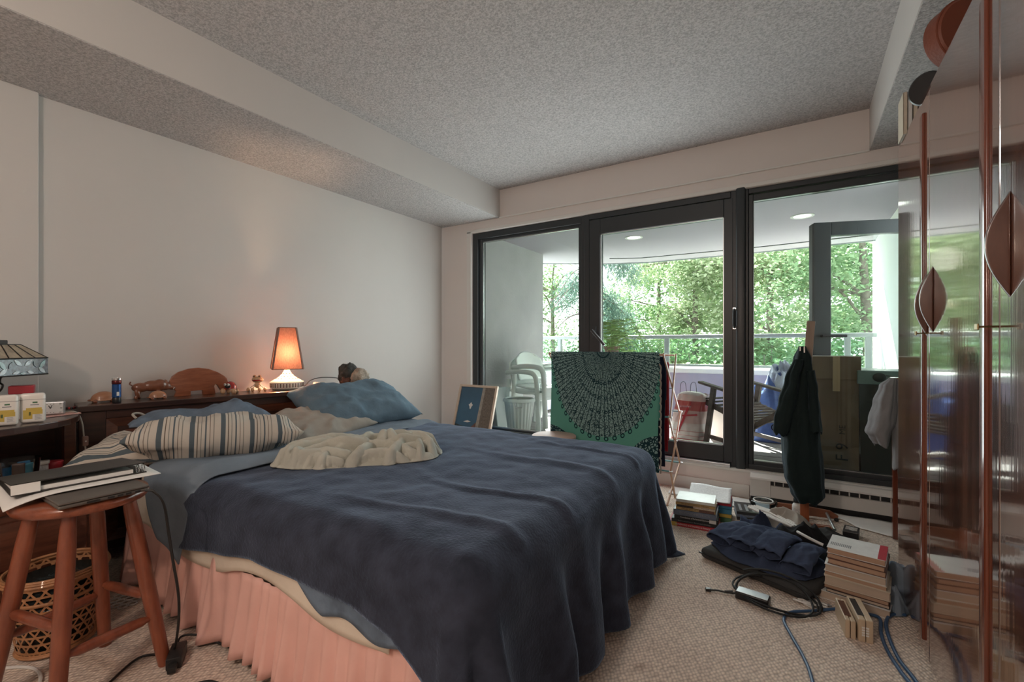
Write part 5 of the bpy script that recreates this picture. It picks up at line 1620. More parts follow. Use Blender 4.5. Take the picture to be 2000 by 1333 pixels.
MB().tube([(0, 0, 0.128), (0, 0, 0.200)], 0.010, 10).build('socket', 'brass_old', LM, True)
MB().ball((0, 0, 0.235), (0.026, 0.026, 0.036)).build('bulb', 'bulb_glow', LM, True)
SB, ST_, z0, z1 = 0.105, 0.060, 0.135, 0.405
an0 = R(18)
cb = [(SB * 1.2 * math.cos(an0 + PI / 2 * k), SB * 1.2 * math.sin(an0 + PI / 2 * k), z0) for k in range(4)]
ct = [(ST_ * 1.2 * math.cos(an0 + PI / 2 * k), ST_ * 1.2 * math.sin(an0 + PI / 2 * k), z1) for k in range(4)]
for k in range(4):
    mb = MB(); mb.add([cb[k], cb[(k + 1) % 4], ct[(k + 1) % 4], ct[k]], [(0, 1, 2, 3)])
    mb.build('shade_panel', 'shade_fabric', LM)
    MB().bar(Vector(cb[k]) * 1.0, Vector(ct[k]) * 1.0, 0.012, 0.006, up=(cb[k][0], cb[k][1], 0)).build('shade_edge_band', 'shade_band', LM)
    MB().bar(cb[k], cb[(k + 1) % 4], 0.004, 0.005).build('shade_trim', 'shade_band', LM)
    MB().bar(ct[k], ct[(k + 1) % 4], 0.004, 0.005).build('shade_trim', 'shade_band', LM)
ec = thing('extension_socket', 'white extension socket lying on the headboard beside the lamp', 'socket', shelf(1.245, 0.20), hang_)
MB().bb(-0.018, 0.018, -0.042, 0.042, 0, 0.034, 0.008, 3).build('body', 'white_gloss', ec, True)
for y in (-.022, .018):
    for dz in (-.006, .006):
        MB().bb(0.0178, 0.0186, y - .002 + dz, y + .002 + dz, 0.014, 0.022).build('slot', 'black_plastic', ec)
cable([shelf(1.29, .20, HZ + .012), shelf(1.33, .18, HZ + .006), shelf(1.36, .10, HZ + .004), shelf(1.25, .07, HZ + .004), shelf(1.16, .10, HZ + .004), shelf(1.20, .2, HZ + .01)], 0.004, 'white_gloss', 'white cord of the extension socket on the headboard')
cable([shelf(1.08, .20, HZ + .006), shelf(1.14, .20, HZ + .012), shelf(1.19, .22, HZ + .045), shelf(1.27, .23, HZ + .06), shelf(1.36, .22, HZ + .055), shelf(1.40, .20, HZ + .045)], 0.0028, 'black_rubber', 'thin black lamp cord arching above the extension socket')
mat('dark_rock', (0.055, 0.055, 0.05), 0.9, bump=0.8, bscale=80, var=0.5, vscale=25)
mat('pale_rock', (0.36, 0.30, 0.24), 0.9, bump=0.8, bscale=70, var=0.4, vscale=25)
mat('brown_rock', (0.11, 0.06, 0.045), 0.9, bump=0.8, bscale=80, var=0.5, vscale=25)
def rock(loc, r, m, label, seed):
    def fn(u, v):
        a, b = 2 * PI * u, PI * (v - .5)
        d = Vector((math.cos(a) * math.cos(b), math.sin(a) * math.cos(b), math.sin(b)))
        k = 1 + 0.30 * nz(d.x * 1.6 + seed, d.y * 1.6, d.z * 1.6) + 0.16 * nz(d.x * 4 + seed, d.y * 4, d.z * 4) + 0.07 * nz(d.x * 9 + seed, d.y * 9, d.z * 9)
        z = d.z * r[2] * k
        return Vector((d.x * r[0] * k, d.y * r[1] * k, max(-r[2] * .8, z)))
    o = MB().grid(fn, 30, 20, closeu=True).build('rock', m, None, True, 60, weld=True)
    o.location = (loc[0], loc[1], loc[2] + r[2] * .8)
    return tag(o, label, 'rock', 'rocks on the headboard')
rock(shelf(1.425, 0.17), (0.035, 0.045, 0.036), 'brown_rock', 'small brown rock at the left of the rock group', 2.0)
rock(shelf(1.462, 0.20), (0.055, 0.080, 0.088), 'dark_rock', 'dark grey rock at the back of the rock group', 5.0)
rock(shelf(1.495, 0.10), (0.045, 0.070, 0.066), 'pale_rock', 'pale crystalline rock at the front of the rock group', 8.0)
ap = MB().bb(-0.05, 0.05, -0.06, 0.06, 0, 0.003).build('note_paper', 'paper_white', None)
ap.location = shelf(1.49, 0.14, HZ + .0005); tag(ap, 'pale slip of paper under the rocks', 'paper')

# ------------------------------------------------------------------ things on the nightstand
NZ_ = 0.751
glass('stained_cream', (0.62, 0.50, 0.36)); glass('stained_blue', (0.45, 0.58, 0.62)); glass('stained_dark', (0.10, 0.13, 0.16))
mat('tiff_cream', (0.34, 0.27, 0.19), 0.25, var=0.25, vscale=40, coat=0.5)
mat('tiff_blue', (0.42, 0.50, 0.54), 0.2, var=0.35, vscale=50, coat=0.5)
mat('tiff_dark', (0.075, 0.10, 0.125), 0.25, var=0.5, vscale=90, coat=0.5)
mat('tiff_teal', (0.22, 0.36, 0.37), 0.2, var=0.35, vscale=50, coat=0.5)
mat('leading', (0.022, 0.020, 0.018), 0.5, metal=0.3)
TL = thing('stained_glass_lamp', 'stained glass table lamp with square cream and blue shade on the nightstand', 'lamp', (-2.80, 0.435, NZ_), R(38))
hw, b0, b1, tz, tw_ = 0.112, 0.185, 0.255, 0.312, 0.055
for k in range(4):
    M4 = Matrix.Rotation(PI / 2 * k, 4, 'Z')
    # sloping top panes
    for i in range(4):
        a0, a1 = -1 + i * .5, -1 + (i + 1) * .5
        mb = MB(); mb.add([(hw * a0, -hw, b1), (hw * a1, -hw, b1), (tw_ * a1, -tw_, tz), (tw_ * a0, -tw_, tz)], [(0, 1, 2, 3)], M4)
        mb.build('roof_pane', 'tiff_cream', TL)
        mb = MB(); mb.tube([M4 @ Vector((hw * a0, -hw - .001, b1)), M4 @ Vector((tw_ * a0, -tw_ - .001, tz))], .0022, 5)
        mb.build('lead_line', 'leading', TL, True)
    MB().box(M4 @ Vector((0, -hw, (b0 + b1) / 2)), (hw * 2, 0.003, b1 - b0), M4).build('band_backing', 'tiff_dark', TL)
    for z_ in (b0, b1):
        MB().tube([M4 @ Vector((-hw, -hw - .001, z_)), M4 @ Vector((hw, -hw - .001, z_))], .0032, 6).build('lead_line', 'leading', TL, True)
    for (x, z_, ln, wd, rt, mm) in ((-.022, .236, .040, .015, -38, 'tiff_blue'), (.022, .236, .040, .015, 38, 'tiff_blue'), (-.085, .228, .045, .016, -55, 'tiff_teal'), (.085, .228, .045, .016, 55, 'tiff_teal'),
                                    (-.082, .203, .040, .016, 40, 'tiff_blue'), (.082, .203, .040, .016, -40, 'tiff_blue'), (-.03, .197, .030, .012, 15, 'tiff_blue'), (.03, .197, .030, .012, -15, 'tiff_blue'), (0, .193, .028, .009, 0, 'tiff_teal'), (-.052, .228, .03, .013, 60, 'tiff_dark'), (.052, .228, .03, .013, -60, 'tiff_dark')):
        MB().prism(lens_poly(ln, wd), 0.003, M4 @ Matrix.Translation((x, -hw - .001, z_)) @ Matrix.Rotation(R(90), 4, 'X') @ Matrix.Rotation(R(rt), 4, 'Z')).build('petal_pane', mm, TL)
MB().box((0, 0, tz + .008), (tw_ * 1.1, tw_ * 1.1, 0.022), None, 0.003).build('cap', 'leading', TL)
MB().box((0, 0, tz), (tw_ * 2.05, tw_ * 2.05, 0.005), None, 0.001).build('cap_plate', 'leading', TL)
MB().lathe([(0, 0), (0.06, 0), (0.062, 0.008), (0.045, 0.016), (0.016, 0.03), (0.013, 0.10), (0.02, 0.12), (0.011, 0.14), (0.010, 0.28), (0, 0.28)], n=24).build('stem', 'leading', TL, True, 50)
for s_ in (-1, 1):
    MB().tube(smooth_path([(s_ * .012, 0, .11), (s_ * .03, 0, .125), (s_ * .038, 0, .145), (s_ * .028, 0, .155), (s_ * .03, 0, .175), (s_ * .045, 0, .185)], 5), .0035, 6).build('scroll', 'leading', TL, True)
def stick(loc, rz, label):
    t = thing('deodorant_stick', label, 'container', loc, rz, 'white deodorant sticks')
    MB().bb(-0.016, 0.016, -0.036, 0.036, 0.0, 0.118, 0.010, 3).build('body', 'white_gloss', t, True)
    for (y0, y1, z0, z1, mm) in ((-.026, .028, .016, .052, 'cover_yellow'), (-.018, .026, .052, .060, 'cover_yellow'), (0.0, .030, .010, .034, 'white_plastic'), (-.010, -.004, .030, .044, 'cover_green'), (-.006, .018, .070, .074, 'cover_grey'), (0.0, .014, .078, .084, 'cover_green')):
        MB().bb(0.0158, 0.0164 if mm != 'white_plastic' else .0166, y0, y1, z0, z1).build('label_print', mm, t)
    for k in range(6):
        MB().bb(0.0163, 0.0169, 0.006, 0.026 - .004 * (k % 2), 0.013 + .0035 * k, 0.0145 + .0035 * k).build('label_print', 'cover_grey', t)
    MB().bb(-0.0165, 0.0165, -0.0365, 0.0365, 0.092, 0.0935).build('cap_seam', 'cover_grey', t)
stick((-2.60, 0.512, NZ_), R(-16), 'white deodorant stick nearer the alarm clock')
stick((-2.59, 0.434, NZ_), R(-14), 'white deodorant stick at the left edge of the nightstand')
rb = thing('red_carton', 'red lidded carton behind the white deodorant sticks', 'box', (-2.78, 0.515, NZ_), R(-16))
MB().bb(-0.03, 0.03, -0.035, 0.035, 0, 0.105, 0.003).build('carton', 'white_plastic', rb)
MB().bb(-0.032, 0.032, -0.037, 0.037, 0.105, 0.140, 0.004).build('lid', 'cover_red', rb)
ck = thing('alarm_clock', 'small silver rectangular alarm clock on the nightstand', 'clock', (-2.79, 0.605, NZ_ + .004), R(-20))
MB().bb(-0.018, 0.012, -0.045, 0.045, 0, 0.056, 0.004).build('case', 'aluminium', ck)
MB().bb(0.0119, 0.0125, -0.039, 0.039, 0.006, 0.050).build('dial', 'paper_white', ck)
for k in range(12):
    a = 2 * PI * k / 12
    c, s_ = math.cos(a), math.sin(a)
    kx = min(0.034 / max(abs(c), 1e-3), 0.018 / max(abs(s_), 1e-3))
    MB().box((0.0128, c * kx, 0.028 + s_ * kx), (0.0006, 0.007 if abs(c) > .7 else 0.003, 0.002)).build('hour_mark', 'black_plastic', ck)
MB().bar((0.0131, 0, 0.028), (0.0131, -0.006, 0.041), 0.0008, 0.0026, up=(0, 1, 0)).build('hour_hand', 'black_plastic', ck)
MB().bar((0.0133, 0, 0.028), (0.0133, 0.006, 0.044), 0.0008, 0.0018, up=(0, 1, 0)).build('minute_hand', 'black_plastic', ck)
pkp = MB().prism([(-0.07, -.12), (0.06, -.10), (0.065, .08), (0.02, .10), (-0.07, .09)], 0.0015).build('pink_note', 'pink_cotton', None)
pkp.location = (-2.79, 0.60, NZ_ + .0004); pkp.rotation_euler = (0, 0, R(20)); tag(pkp, 'pink paper lying under the alarm clock', 'paper')
cable([(-2.80, 0.64, NZ_ + .008), (-2.79, 0.665, NZ_ + .010), (-2.78, 0.688, NZ_ + .002), (-2.775, 0.703, 0.71), (-2.77, 0.708, 0.65), (-2.765, 0.712, 0.60), (-2.75, 0.72, 0.5), (-2.72, 0.74, 0.4)], 0.0032, 'taupe_cotton', 'brown cord with inline switch hanging over the nightstand edge')
sw = thing('cord_switch', 'small brown inline switch on the hanging cord', 'switch', (-2.765, 0.712, 0.60))
MB().box((0, 0, 0.022), (0.016, 0.022, 0.045), None, 0.005).build('body', 'shade_band', sw, True)
MB().box((0.009, 0, 0.022), (0.004, 0.006, 0.006), None, 0.001).build('button', 'white_gloss', sw)
bd = thing('bead_strap', 'red and black beaded strap on the nightstand corner', 'strap', (-2.95, 0.66, NZ_ + .001))
for k in range(14):
    MB().ball((0.01 * math.sin(k), 0.006 * k, 0.008), 0.007).build('bead', 'red_paint' if k % 2 else 'black_plastic', bd, True)
SZ = 0.521
tb = thing('plastic_tub', 'clear oval plastic tub of blue packets on the nightstand shelf', 'tub', (-2.60, 0.47, SZ))
MB().lathe([(0.056, 0.002), (0.064, 0.09), (0.066, 0.092), (0.062, 0.092), (0.054, 0.002)], n=32).build('wall', 'clear_plastic', tb, True)
MB().lathe([(0, 0.0), (0.056, 0.0), (0.056, 0.003), (0, 0.003)], n=32).build('bottom', 'clear_plastic', tb, True)
mat('packet_blue', (0.03, 0.17, 0.35), 0.35, coat=0.3, var=0.3, vscale=30)
mat('packet_cyan', (0.10, 0.42, 0.55), 0.35, coat=0.3)
for k, (x, y, r_, mm) in enumerate(((0.02, -0.028, 20, 'packet_blue'), (0.0, 0.0, -10, 'packet_blue'), (0.028, 0.022, 30, 'packet_cyan'), (-0.02, 0.02, 5, 'packet_blue'), (0.034, -0.004, -20, 'cover_brown'))):
    MB().box((x, y, 0.036 + .003 * k), (0.014, 0.036, 0.064), R(r_), 0.003).build('packet', mm, tb)
pb = thing('pill_bottle', 'small white capped bottle beside the plastic tub', 'bottle', (-2.65, 0.545, SZ))
MB().lathe([(0, 0), (0.021, 0), (0.022, 0.003), (0.022, 0.044), (0.018, 0.048), (0, 0.048)], n=24).build('body', 'paper_print', pb, True, 50)
MB().lathe([(0, 0.048), (0.025, 0.048), (0.026, 0.050), (0.026, 0.058), (0.024, 0.060), (0, 0.060)], n=24).build('cap', 'white_gloss', pb, True, 50)
rj = thing('red_jar', 'low red jar at the right end of the nightstand shelf', 'jar', (-2.70, 0.595, SZ))
MB().lathe([(0, 0), (0.026, 0), (0.028, 0.004), (0.028, 0.030), (0, 0.030)], n=24).build('body', 'cover_red', rj, True, 50)
MB().lathe([(0, 0.030), (0.030, 0.030), (0.030, 0.042), (0.028, 0.044), (0, 0.044)], n=24).build('lid', 'cover_red', rj, True, 50)
mat('green_cloth', (0.02, 0.16, 0.11), 0.8)
heap('green_pouch', 'green_cloth', 'green pouch lying at the front of the nightstand shelf', 'pouch', (-2.47, 0.36, SZ), R(20), 0.10, 0.14, 0.04, 33.0, 12, 8, nn=40)
shp = MB().bb(-0.06, 0.06, -0.12, 0.12, 0, 0.0015).build('shelf_paper', 'paper_white', None)
shp.location = (-2.47, 0.44, SZ); tag(shp, 'white paper on the nightstand shelf below the green pouch', 'paper')

# ------------------------------------------------------------------ wicker basket
mat('wicker', (0.42, 0.20, 0.09), 0.55, bump=0.3, bscale=150, var=0.25, vscale=30, coat=0.1)
BK = thing('wicker_basket', 'woven wicker waste basket lined with a black bag beside the stool', 'basket', (-2.235, 0.50, 0))
BH, RB0, RB1 = 0.27, 0.098, 0.134
def bp_(a, t): 
    r_ = RB0 + (RB1 - RB0) * t
    return Vector((r_ * math.cos(a), r_ * math.sin(a), 0.012 + (BH - .012) * t))
def strip(path, w_=0.007):
    mb = MB()
    vs_ = []
    for a, t, da, dt in path:
        q = bp_(a, t)
        n_ = Vector((math.cos(a), math.sin(a), -.13))
        vs_.append((bp_(a - da, t - dt) + n_ * .0012, bp_(a + da, t + dt) + n_ * .0012))
    L_ = [x for pr in vs_ for x in pr]
    mb.add(L_, [(2 * i, 2 * i + 1, 2 * i + 3, 2 * i + 2) for i in range(len(vs_) - 1)])
    return mb
for k in range(9):
    t = 0.06 + k * .108
    if k == 6:
        continue
    strip([(2 * PI * i / 40, t, 0, 0.014) for i in range(41)]).build('strand', 'wicker', BK, solid=0.0016)
ND = 22
for k in range(ND):
    for sg in (-1, 1):
        strip([(2 * PI * k / ND + sg * 1.45 * t, t, 0.028, 0.0) for t in [i / 14 for i in range(15)]]).build('strand', 'wicker', BK, solid=0.0014)
for (t0, t1) in ((0.0, 0.035), (0.69, 0.735), (0.965, 1.0)):
    MB().lathe([(RB0 + (RB1 - RB0) * t + .0028, 0.012 + (BH - .012) * t) for t in (t0, (t0 + t1) / 2, t1)], n=40).build('band', 'wicker', BK, True, solid=0.004)
for zz, rr in ((BH, RB1 + .004), (BH - .008, RB1 + .006), (0.012, RB0 + .004), (BH + .006, RB1)):
    MB().tube([(rr * math.cos(t), rr * math.sin(t), zz) for t in [2 * PI * k / 44 for k in range(44)]], 0.005, 6, closed=True).build('rim_coil', 'wicker', BK, True)
mat('bin_bag', (0.014, 0.018, 0.018), 0.25, bump=0.6, bscale=30)
MB().lathe([(0, 0.016), (RB0 - .008, 0.018), (RB1 - .010, BH - .03), (RB1 - .03, BH - .06), (0.05, BH - .07), (0, BH - .05)], n=36).build('liner', 'bin_bag', BK, True, 180, label='black plastic bag liner')
MB().box((0.02, 0.02, BH - .04), (0.05, 0.10, 0.012), R(35), 0.003).build('waste_scrap', 'bin_bag', BK)
# ------------------------------------------------------------------ balcony things
mat('resin_white', (0.80, 0.86, 0.85), 0.35)
def plastic_chair(loc, rz, label):
    """seat faces local +x"""
    c = thing('plastic_chair', label, 'chair', loc, rz, 'stacked white plastic chairs')
    def bk(u, v):
        a = (u - .5) * 2
        wd = 0.23 * (1 - 0.10 * v) * (1 if v < .8 else math.sqrt(max(0.05, 1 - ((v - .8) / .2) ** 2 * 0.55)))
        return Vector((-0.21 - 0.10 * v + 0.05 * a * a, a * wd, 0.48 + 0.32 * v - 0.05 * a * a * v))
    MB().grid(bk, 16, 14).build('backrest', 'resin_white', c, True, 180, solid=0.02)
    for k in range(4):
        z = 0.54 + k * .06
        MB().tube([(-0.205 - .10 * (z - .5) / .36, -0.15, z), (-0.222 - .10 * (z - .5) / .36, 0, z), (-0.205 - .10 * (z - .5) / .36, 0.15, z)], 0.004, 6).build('back_slot', 'aluminium', c)
    def st(u, v):
        return Vector((-0.22 + 0.44 * u, (v - .5) * 0.46, 0.42 - 0.02 * math.sin(PI * u) - 0.04 * max(0, u - .85) * 6))
    MB().grid(st, 12, 10).build('seat', 'resin_white', c, True, 180, solid=0.02)
    for s_ in (-1, 1):
        MB().tube(smooth_path([(-0.25, s_ * .245, 0.62), (-0.05, s_ * .265, 0.64), (0.14, s_ * .265, 0.635), (0.21, s_ * .262, 0.60), (0.235, s_ * .26, 0.50), (0.245, s_ * .258, 0.25), (0.26, s_ * .26, 0.0)], 5), 0.028, 10).build('arm_leg', 'resin_white', c, True)
        MB().tube([(-0.22, s_ * .24, 0.55), (-0.24, s_ * .245, 0.3), (-0.29, s_ * .25, 0.0)], [.026, .026, .022], 10).build('rear_leg', 'resin_white', c, True)
    MB().bb(0.20, 0.225, -0.25, 0.25, 0.33, 0.42, 0.006).build('apron', 'resin_white', c)
    return c
plastic_chair((-2.44, 4.52, DZ + .06), R(-14), 'white plastic armchair on top of the stack outside')
plastic_chair((-2.53, 4.53, DZ), R(-14), 'white plastic armchair underneath in the stack outside')
bn_ = thing('plastic_bin', 'white ribbed plastic bin with handles outside the left window', 'bin', (-2.47, 4.03, DZ))
mat('bin_white', (0.72, 0.77, 0.76), 0.4)
def binf(u, v):
    a = 2 * PI * u
    r_ = 0.105 + 0.045 * v + 0.004 * math.cos(a * 22)
    return Vector((r_ * math.cos(a), r_ * math.sin(a), 0.36 * v))
MB().grid(binf, 132, 8, closeu=True).build('body', 'bin_white', bn_, True, 60, solid=0.004)
MB().lathe([(0, 0.004), (0.10, 0.004)], n=30).build('bottom', 'bin_white', bn_)
MB().lathe([(0.150, 0.350), (0.168, 0.352), (0.168, 0.368), (0.158, 0.382), (0.145, 0.384), (0.140, 0.372)], n=40).build('rim', 'bin_white', bn_, True)
for a in (R(-60), R(120)):
    m_ = Matrix.Translation((0.158 * math.cos(a), 0.158 * math.sin(a), 0.31)) @ Matrix.Rotation(a, 4, 'Z')
    mb = MB(); mb.tube([m_ @ Vector(p) for p in ((0, -.035, .03), (0.014, -.035, -.005), (0.014, .035, -.005), (0, .035, .03))], 0.006, 8)
    mb.build('handle', 'aluminium', bn_, True)
wbd = thing('white_board', 'plain pale board leaning on the balcony wall behind the bin', 'board', (-2.78, 4.40, DZ), rot=(0, R(-8), R(-6)))
MB().bb(-0.01, 0.0, -0.26, 0.26, 0, 0.46, 0.002).build('panel', 'resin_white', wbd)
MB().bb(0.0, 0.004, -0.26, 0.26, 0.0, 0.02).build('edge_strip', 'aluminium', wbd)

# bag of charcoal, slatted chair, blue tarpaulin
def bag_print(nm):
    m, n, p, l = _base(nm)
    a = noise_node(n, l, 9, 3)
    sp = n.nodes.new('ShaderNodeSeparateXYZ'); tc = n.nodes.new('ShaderNodeTexCoord')
    l.new(tc.outputs['Object'], sp.inputs[0])
    r_ = n.nodes.new('ShaderNodeValToRGB'); r_.color_ramp.interpolation = 'CONSTANT'
    e = r_.color_ramp.elements
    e[0].position = 0; e[0].color = rgb((0.55, 0.10, 0.11)); e[1].position = 0.08; e[1].color = rgb((0.72, 0.66, 0.64))
    for p_, c in ((.14, (.62, .38, .36)), (.155, (.72, .68, .66)), (.22, (.60, .35, .34)), (.235, (.70, .66, .64)), (.38, (.66, .52, .50)), (.62, (0.50, 0.12, 0.12)), (.80, (.74, .60, .58))):
        x = e.new(p_); x.color = rgb(c)
    mu = n.nodes.new('ShaderNodeMath'); mu.operation = 'MULTIPLY'; mu.inputs[1].default_value = 2.0
    l.new(sp.outputs[2], mu.inputs[0]); l.new(mu.outputs[0], r_.inputs[0]); l.new(r_.outputs[0], p.inputs['Base Color'])
    p.inputs['Roughness'].default_value = 0.3
    b = n.nodes.new('ShaderNodeBump'); b.inputs['Strength'].default_value = 0.5; b.inputs['Distance'].default_value = 0.02
    l.new(a.outputs['Fac'], b.inputs['Height']); l.new(b.outputs[0], p.inputs['Normal'])
    MATS[nm] = m
bag_print('red_bag_print')
mat('clear_bag', (0.70, 0.66, 0.64), 0.25, bump=0.7, bscale=25)
RBG = thing('red_bag', 'plastic bag with red and white print standing on the deck', 'bag', (-0.91, 4.62, DZ + .002), R(-12))
def bagf(u, v):
    a = 2 * PI * u
    c, s_ = math.cos(a), math.sin(a)
    k = 1 - 0.22 * v ** 2
    sx = math.copysign(abs(c) ** .6, c) * 0.165 * k; sy = math.copysign(abs(s_) ** .6, s_) * 0.10 * k
    return Vector((sx + 0.02 * nz(c * 2, s_ * 2, v * 4) + 0.05 * v * v, sy + 0.02 * nz(c * 2, s_ * 2 + 9, v * 4), 0.46 * v + 0.025 * nz(c * 3, s_ * 3, v * 3) * v))
MB().grid(bagf, 48, 24, closeu=True).build('sack', 'red_bag_print', RBG, True, 180)
MB().ball((0.03, 0.0, 0.43), (.15, .085, .06)).build('bag_top', 'clear_bag', RBG, True, label='crumpled clear plastic top')
for dx in (-.05, .05):
    MB().tube(smooth_path([(dx - .03, -.02, .47), (dx - .02, -.02, .56), (dx + .02, -.02, .57), (dx + .035, -.02, .47)], 5), .0025, 5).build('handle', 'black_plastic', RBG, True)
MB().bar((-0.06, -.112, 0.10), (0.06, -.10, 0.40), 0.02, 0.004, up=(0, -1, 0)).build('print_stroke', 'cover_red', RBG)
MB().bar((-0.02, -.108, 0.26), (0.12, -.10, 0.28), 0.016, 0.004, up=(0, -1, 0)).build('print_stroke', 'cover_red', RBG)
wp = MB().bb(-0.11, 0.11, -0.002, 0.002, 0, 0.30).build('foam_sheet', 'white_plastic', None)
wp.location = (-0.66, 4.86, DZ + .01); wp.rotation_euler = (R(-8), R(-24), R(-20)); tag(wp, 'white sheet leaning behind the red bag', 'board')

wood('weathered', (0.065, 0.055, 0.05), (0.14, 0.12, 0.11), (2, 2, 2), 8, 0.7, 0.0)
WC = thing('deck_chair', 'weathered dark wooden slatted armchair on the balcony deck', 'chair', (-0.42, 4.62, DZ), R(-38))
for s_ in (-1, 1):
    MB().bar((-0.20, s_ * .27, 0.0), (-0.10, s_ * .27, 0.56), 0.03, 0.05, up=(1, 0, 0), bev=.004).build('leg', 'weathered', WC)
    MB().bar((0.30, s_ * .27, 0.0), (0.17, s_ * .27, 0.50), 0.03, 0.05, up=(1, 0, 0), bev=.004).build('leg', 'weathered', WC)
    MB().bar((-0.26, s_ * .28, 0.585), (0.26, s_ * .28, 0.50), 0.06, 0.022, bev=.004).build('armrest', 'weathered', WC)
    MB().bar((-0.22, s_ * .245, 0.40), (0.30, s_ * .245, 0.26), 0.025, 0.05, bev=.004).build('side_rail', 'weathered', WC)
    MB().bar((-0.22, s_ * .25, 0.09), (0.30, s_ * .25, 0.07), 0.025, 0.035, bev=.004).build('stretcher', 'weathered', WC)
    MB().bar((0.26, s_ * .21, 0.24), (0.62, s_ * .21, 0.46), 0.03, 0.045, up=(1, 0, 0), bev=.004).build('back_post', 'weathered', WC)
for k in range(9):
    t = k / 8
    MB().bar((-0.21 + .48 * t, -.26, 0.435 - .13 * t - .02 * math.sin(PI * t)), (-0.21 + .48 * t, .26, 0.435 - .13 * t - .02 * math.sin(PI * t)), 0.04, 0.014, bev=.002).build('seat_slat', 'weathered', WC)
for k in range(6):
    MB().bar((0.31 + .055 * k, -.20, 0.29 + .033 * k), (0.31 + .055 * k, .20, 0.29 + .033 * k), 0.05, 0.012, bev=.002).build('back_slat', 'weathered', WC)
mat('blue_tarp', (0.06, 0.13, 0.40), 0.3, bump=0.7, bscale=14, var=0.3, vscale=9)
mat('pale_tarp', (0.50, 0.58, 0.72), 0.3, bump=0.7, bscale=18, var=0.3, vscale=14)
heap('blue_tarpaulin', 'blue_tarp', 'bunched blue tarpaulin on the deck behind the wooden chair', 'tarpaulin', (-0.18, 5.25, DZ), R(10), 0.62, 0.55, 0.62, 41.0, 5, 5, 1.2, 60, 0.6, 0.35)
heap('blue_bag', 'pale_tarp', 'pale blue plastic bag lying on top of the blue tarpaulin', 'bag', (-0.12, 5.25, DZ + .50), R(30), 0.36, 0.32, 0.24, 45.0, 7, 7, 1.2, 50, 0.6, 0.4)

# fern
mat('fern_green', (0.30, 0.48, 0.17), 0.6, var=0.3, vscale=20)
mat('clay_pot', (0.32, 0.21, 0.18), 0.7, var=0.1)
pst = thing('plant_stand', 'tall narrow stand holding the potted fern outside the door', 'stand', (-1.75, 4.8, DZ))
MB().lathe([(0, 0.77), (0.13, 0.77), (0.13, 0.795), (0, 0.795)], n=28).build('top', 'weathered', pst, True, 40)
for k in range(4):
    a = R(45 + 90 * k)
    MB().bar((0.09 * math.cos(a), 0.09 * math.sin(a), 0.77), (0.13 * math.cos(a), 0.13 * math.sin(a), 0.0), 0.025, 0.025).build('leg', 'weathered', pst)
FN = thing('potted_fern', 'bushy green fern in a pink clay pot outside the glass door', 'plant', (-1.75, 4.8, DZ + .796))
MB().lathe([(0, 0), (0.062, 0), (0.082, 0.10), (0.090, 0.10), (0.090, 0.125), (0.080, 0.125), (0.078, 0.11), (0, 0.11)], n=30).build('pot', 'clay_pot', FN, True, 40)
rf = random.Random(3)
for k in range(34):
    a = rf.uniform(0, 2 * PI); L = rf.uniform(.30, .58); up_ = rf.uniform(.08, .34)
    mb = MB()
    P_ = [Vector((math.cos(a) * L * t, math.sin(a) * L * t, 0.11 + up_ * math.sin(PI * min(1, t * 1.05)) * 1.0 - 0.16 * t * t)) for t in [i / 12 for i in range(13)]]
    sd = Vector((-math.sin(a), math.cos(a), 0))
    mb.tube(P_, 0.002, 4)
    for i in range(1, 13):
        wl_ = 0.065 * math.sin(PI * (i / 13) ** .7) + .008
        d = (P_[i] - P_[i - 1]).normalized()
        for s_ in (-1, 1):
            b0_ = P_[i]
            tip = b0_ + sd * s_ * wl_ + d * .012 - Vector((0, 0, .01))
            mb.add([b0_ - d * .008, b0_ + sd * s_ * wl_ * .5 - d * .007, tip, b0_ + sd * s_ * wl_ * .5 + d * .010, b0_ + d * .006], [(0, 1, 2, 3, 4)])
    mb.build('frond', 'fern_green', FN)

# tall cardboard box and storage tote outside the right window
mat('cardboard', (0.15, 0.11, 0.075), 0.85, bump=0.08, bscale=40, var=0.08, vscale=10)
mat('tape', (0.42, 0.31, 0.19), 0.3)
CB = thing('cardboard_box', 'tall brown cardboard box with lid and labels outside the right window', 'box', (0.185, 3.93, DZ), R(3))
MB().bb(-0.135, 0.135, -0.15, 0.15, 0, 0.76, 0.003).build('body', 'cardboard', CB)
MB().bb(-0.145, 0.145, -0.16, 0.16, 0.70, 0.855, 0.003).build('lid', 'cardboard', CB)
MB().bb(-0.132, 0.01, -0.10, 0.02, 0.8551, 0.856).build('paper_label', 'paper_print', CB)
MB().bb(0.03, 0.12, -0.10, 0.02, 0.8551, 0.856).build('paper_label', 'paper_print', CB)
MB().bb(-0.01, 0.03, -0.1605, 0.10, 0.62, 0.8556).build('tape_strip', 'tape', CB)
text_mesh('lettering', 'F 9', 0.10, 'black_plastic', CB, Matrix.Translation((0.045, -0.151, 0.21)) @ Matrix.Rotation(R(90), 4, 'X') @ Matrix.Rotation(R(90), 4, 'Z'))
text_mesh('lettering', 'ME', 0.05, 'black_plastic', CB, Matrix.Translation((0.045, -0.151, 0.36)) @ Matrix.Rotation(R(90), 4, 'X') @ Matrix.Rotation(R(90), 4, 'Z'))
mat('tote_dark', (0.03, 0.035, 0.033), 0.4)
mat('tote_lid', (0.14, 0.21, 0.20), 0.4)
TT = thing('storage_tote', 'dark storage tote with sage lid outside the right window', 'tote', (0.53, 3.95, DZ))
tp = MB()
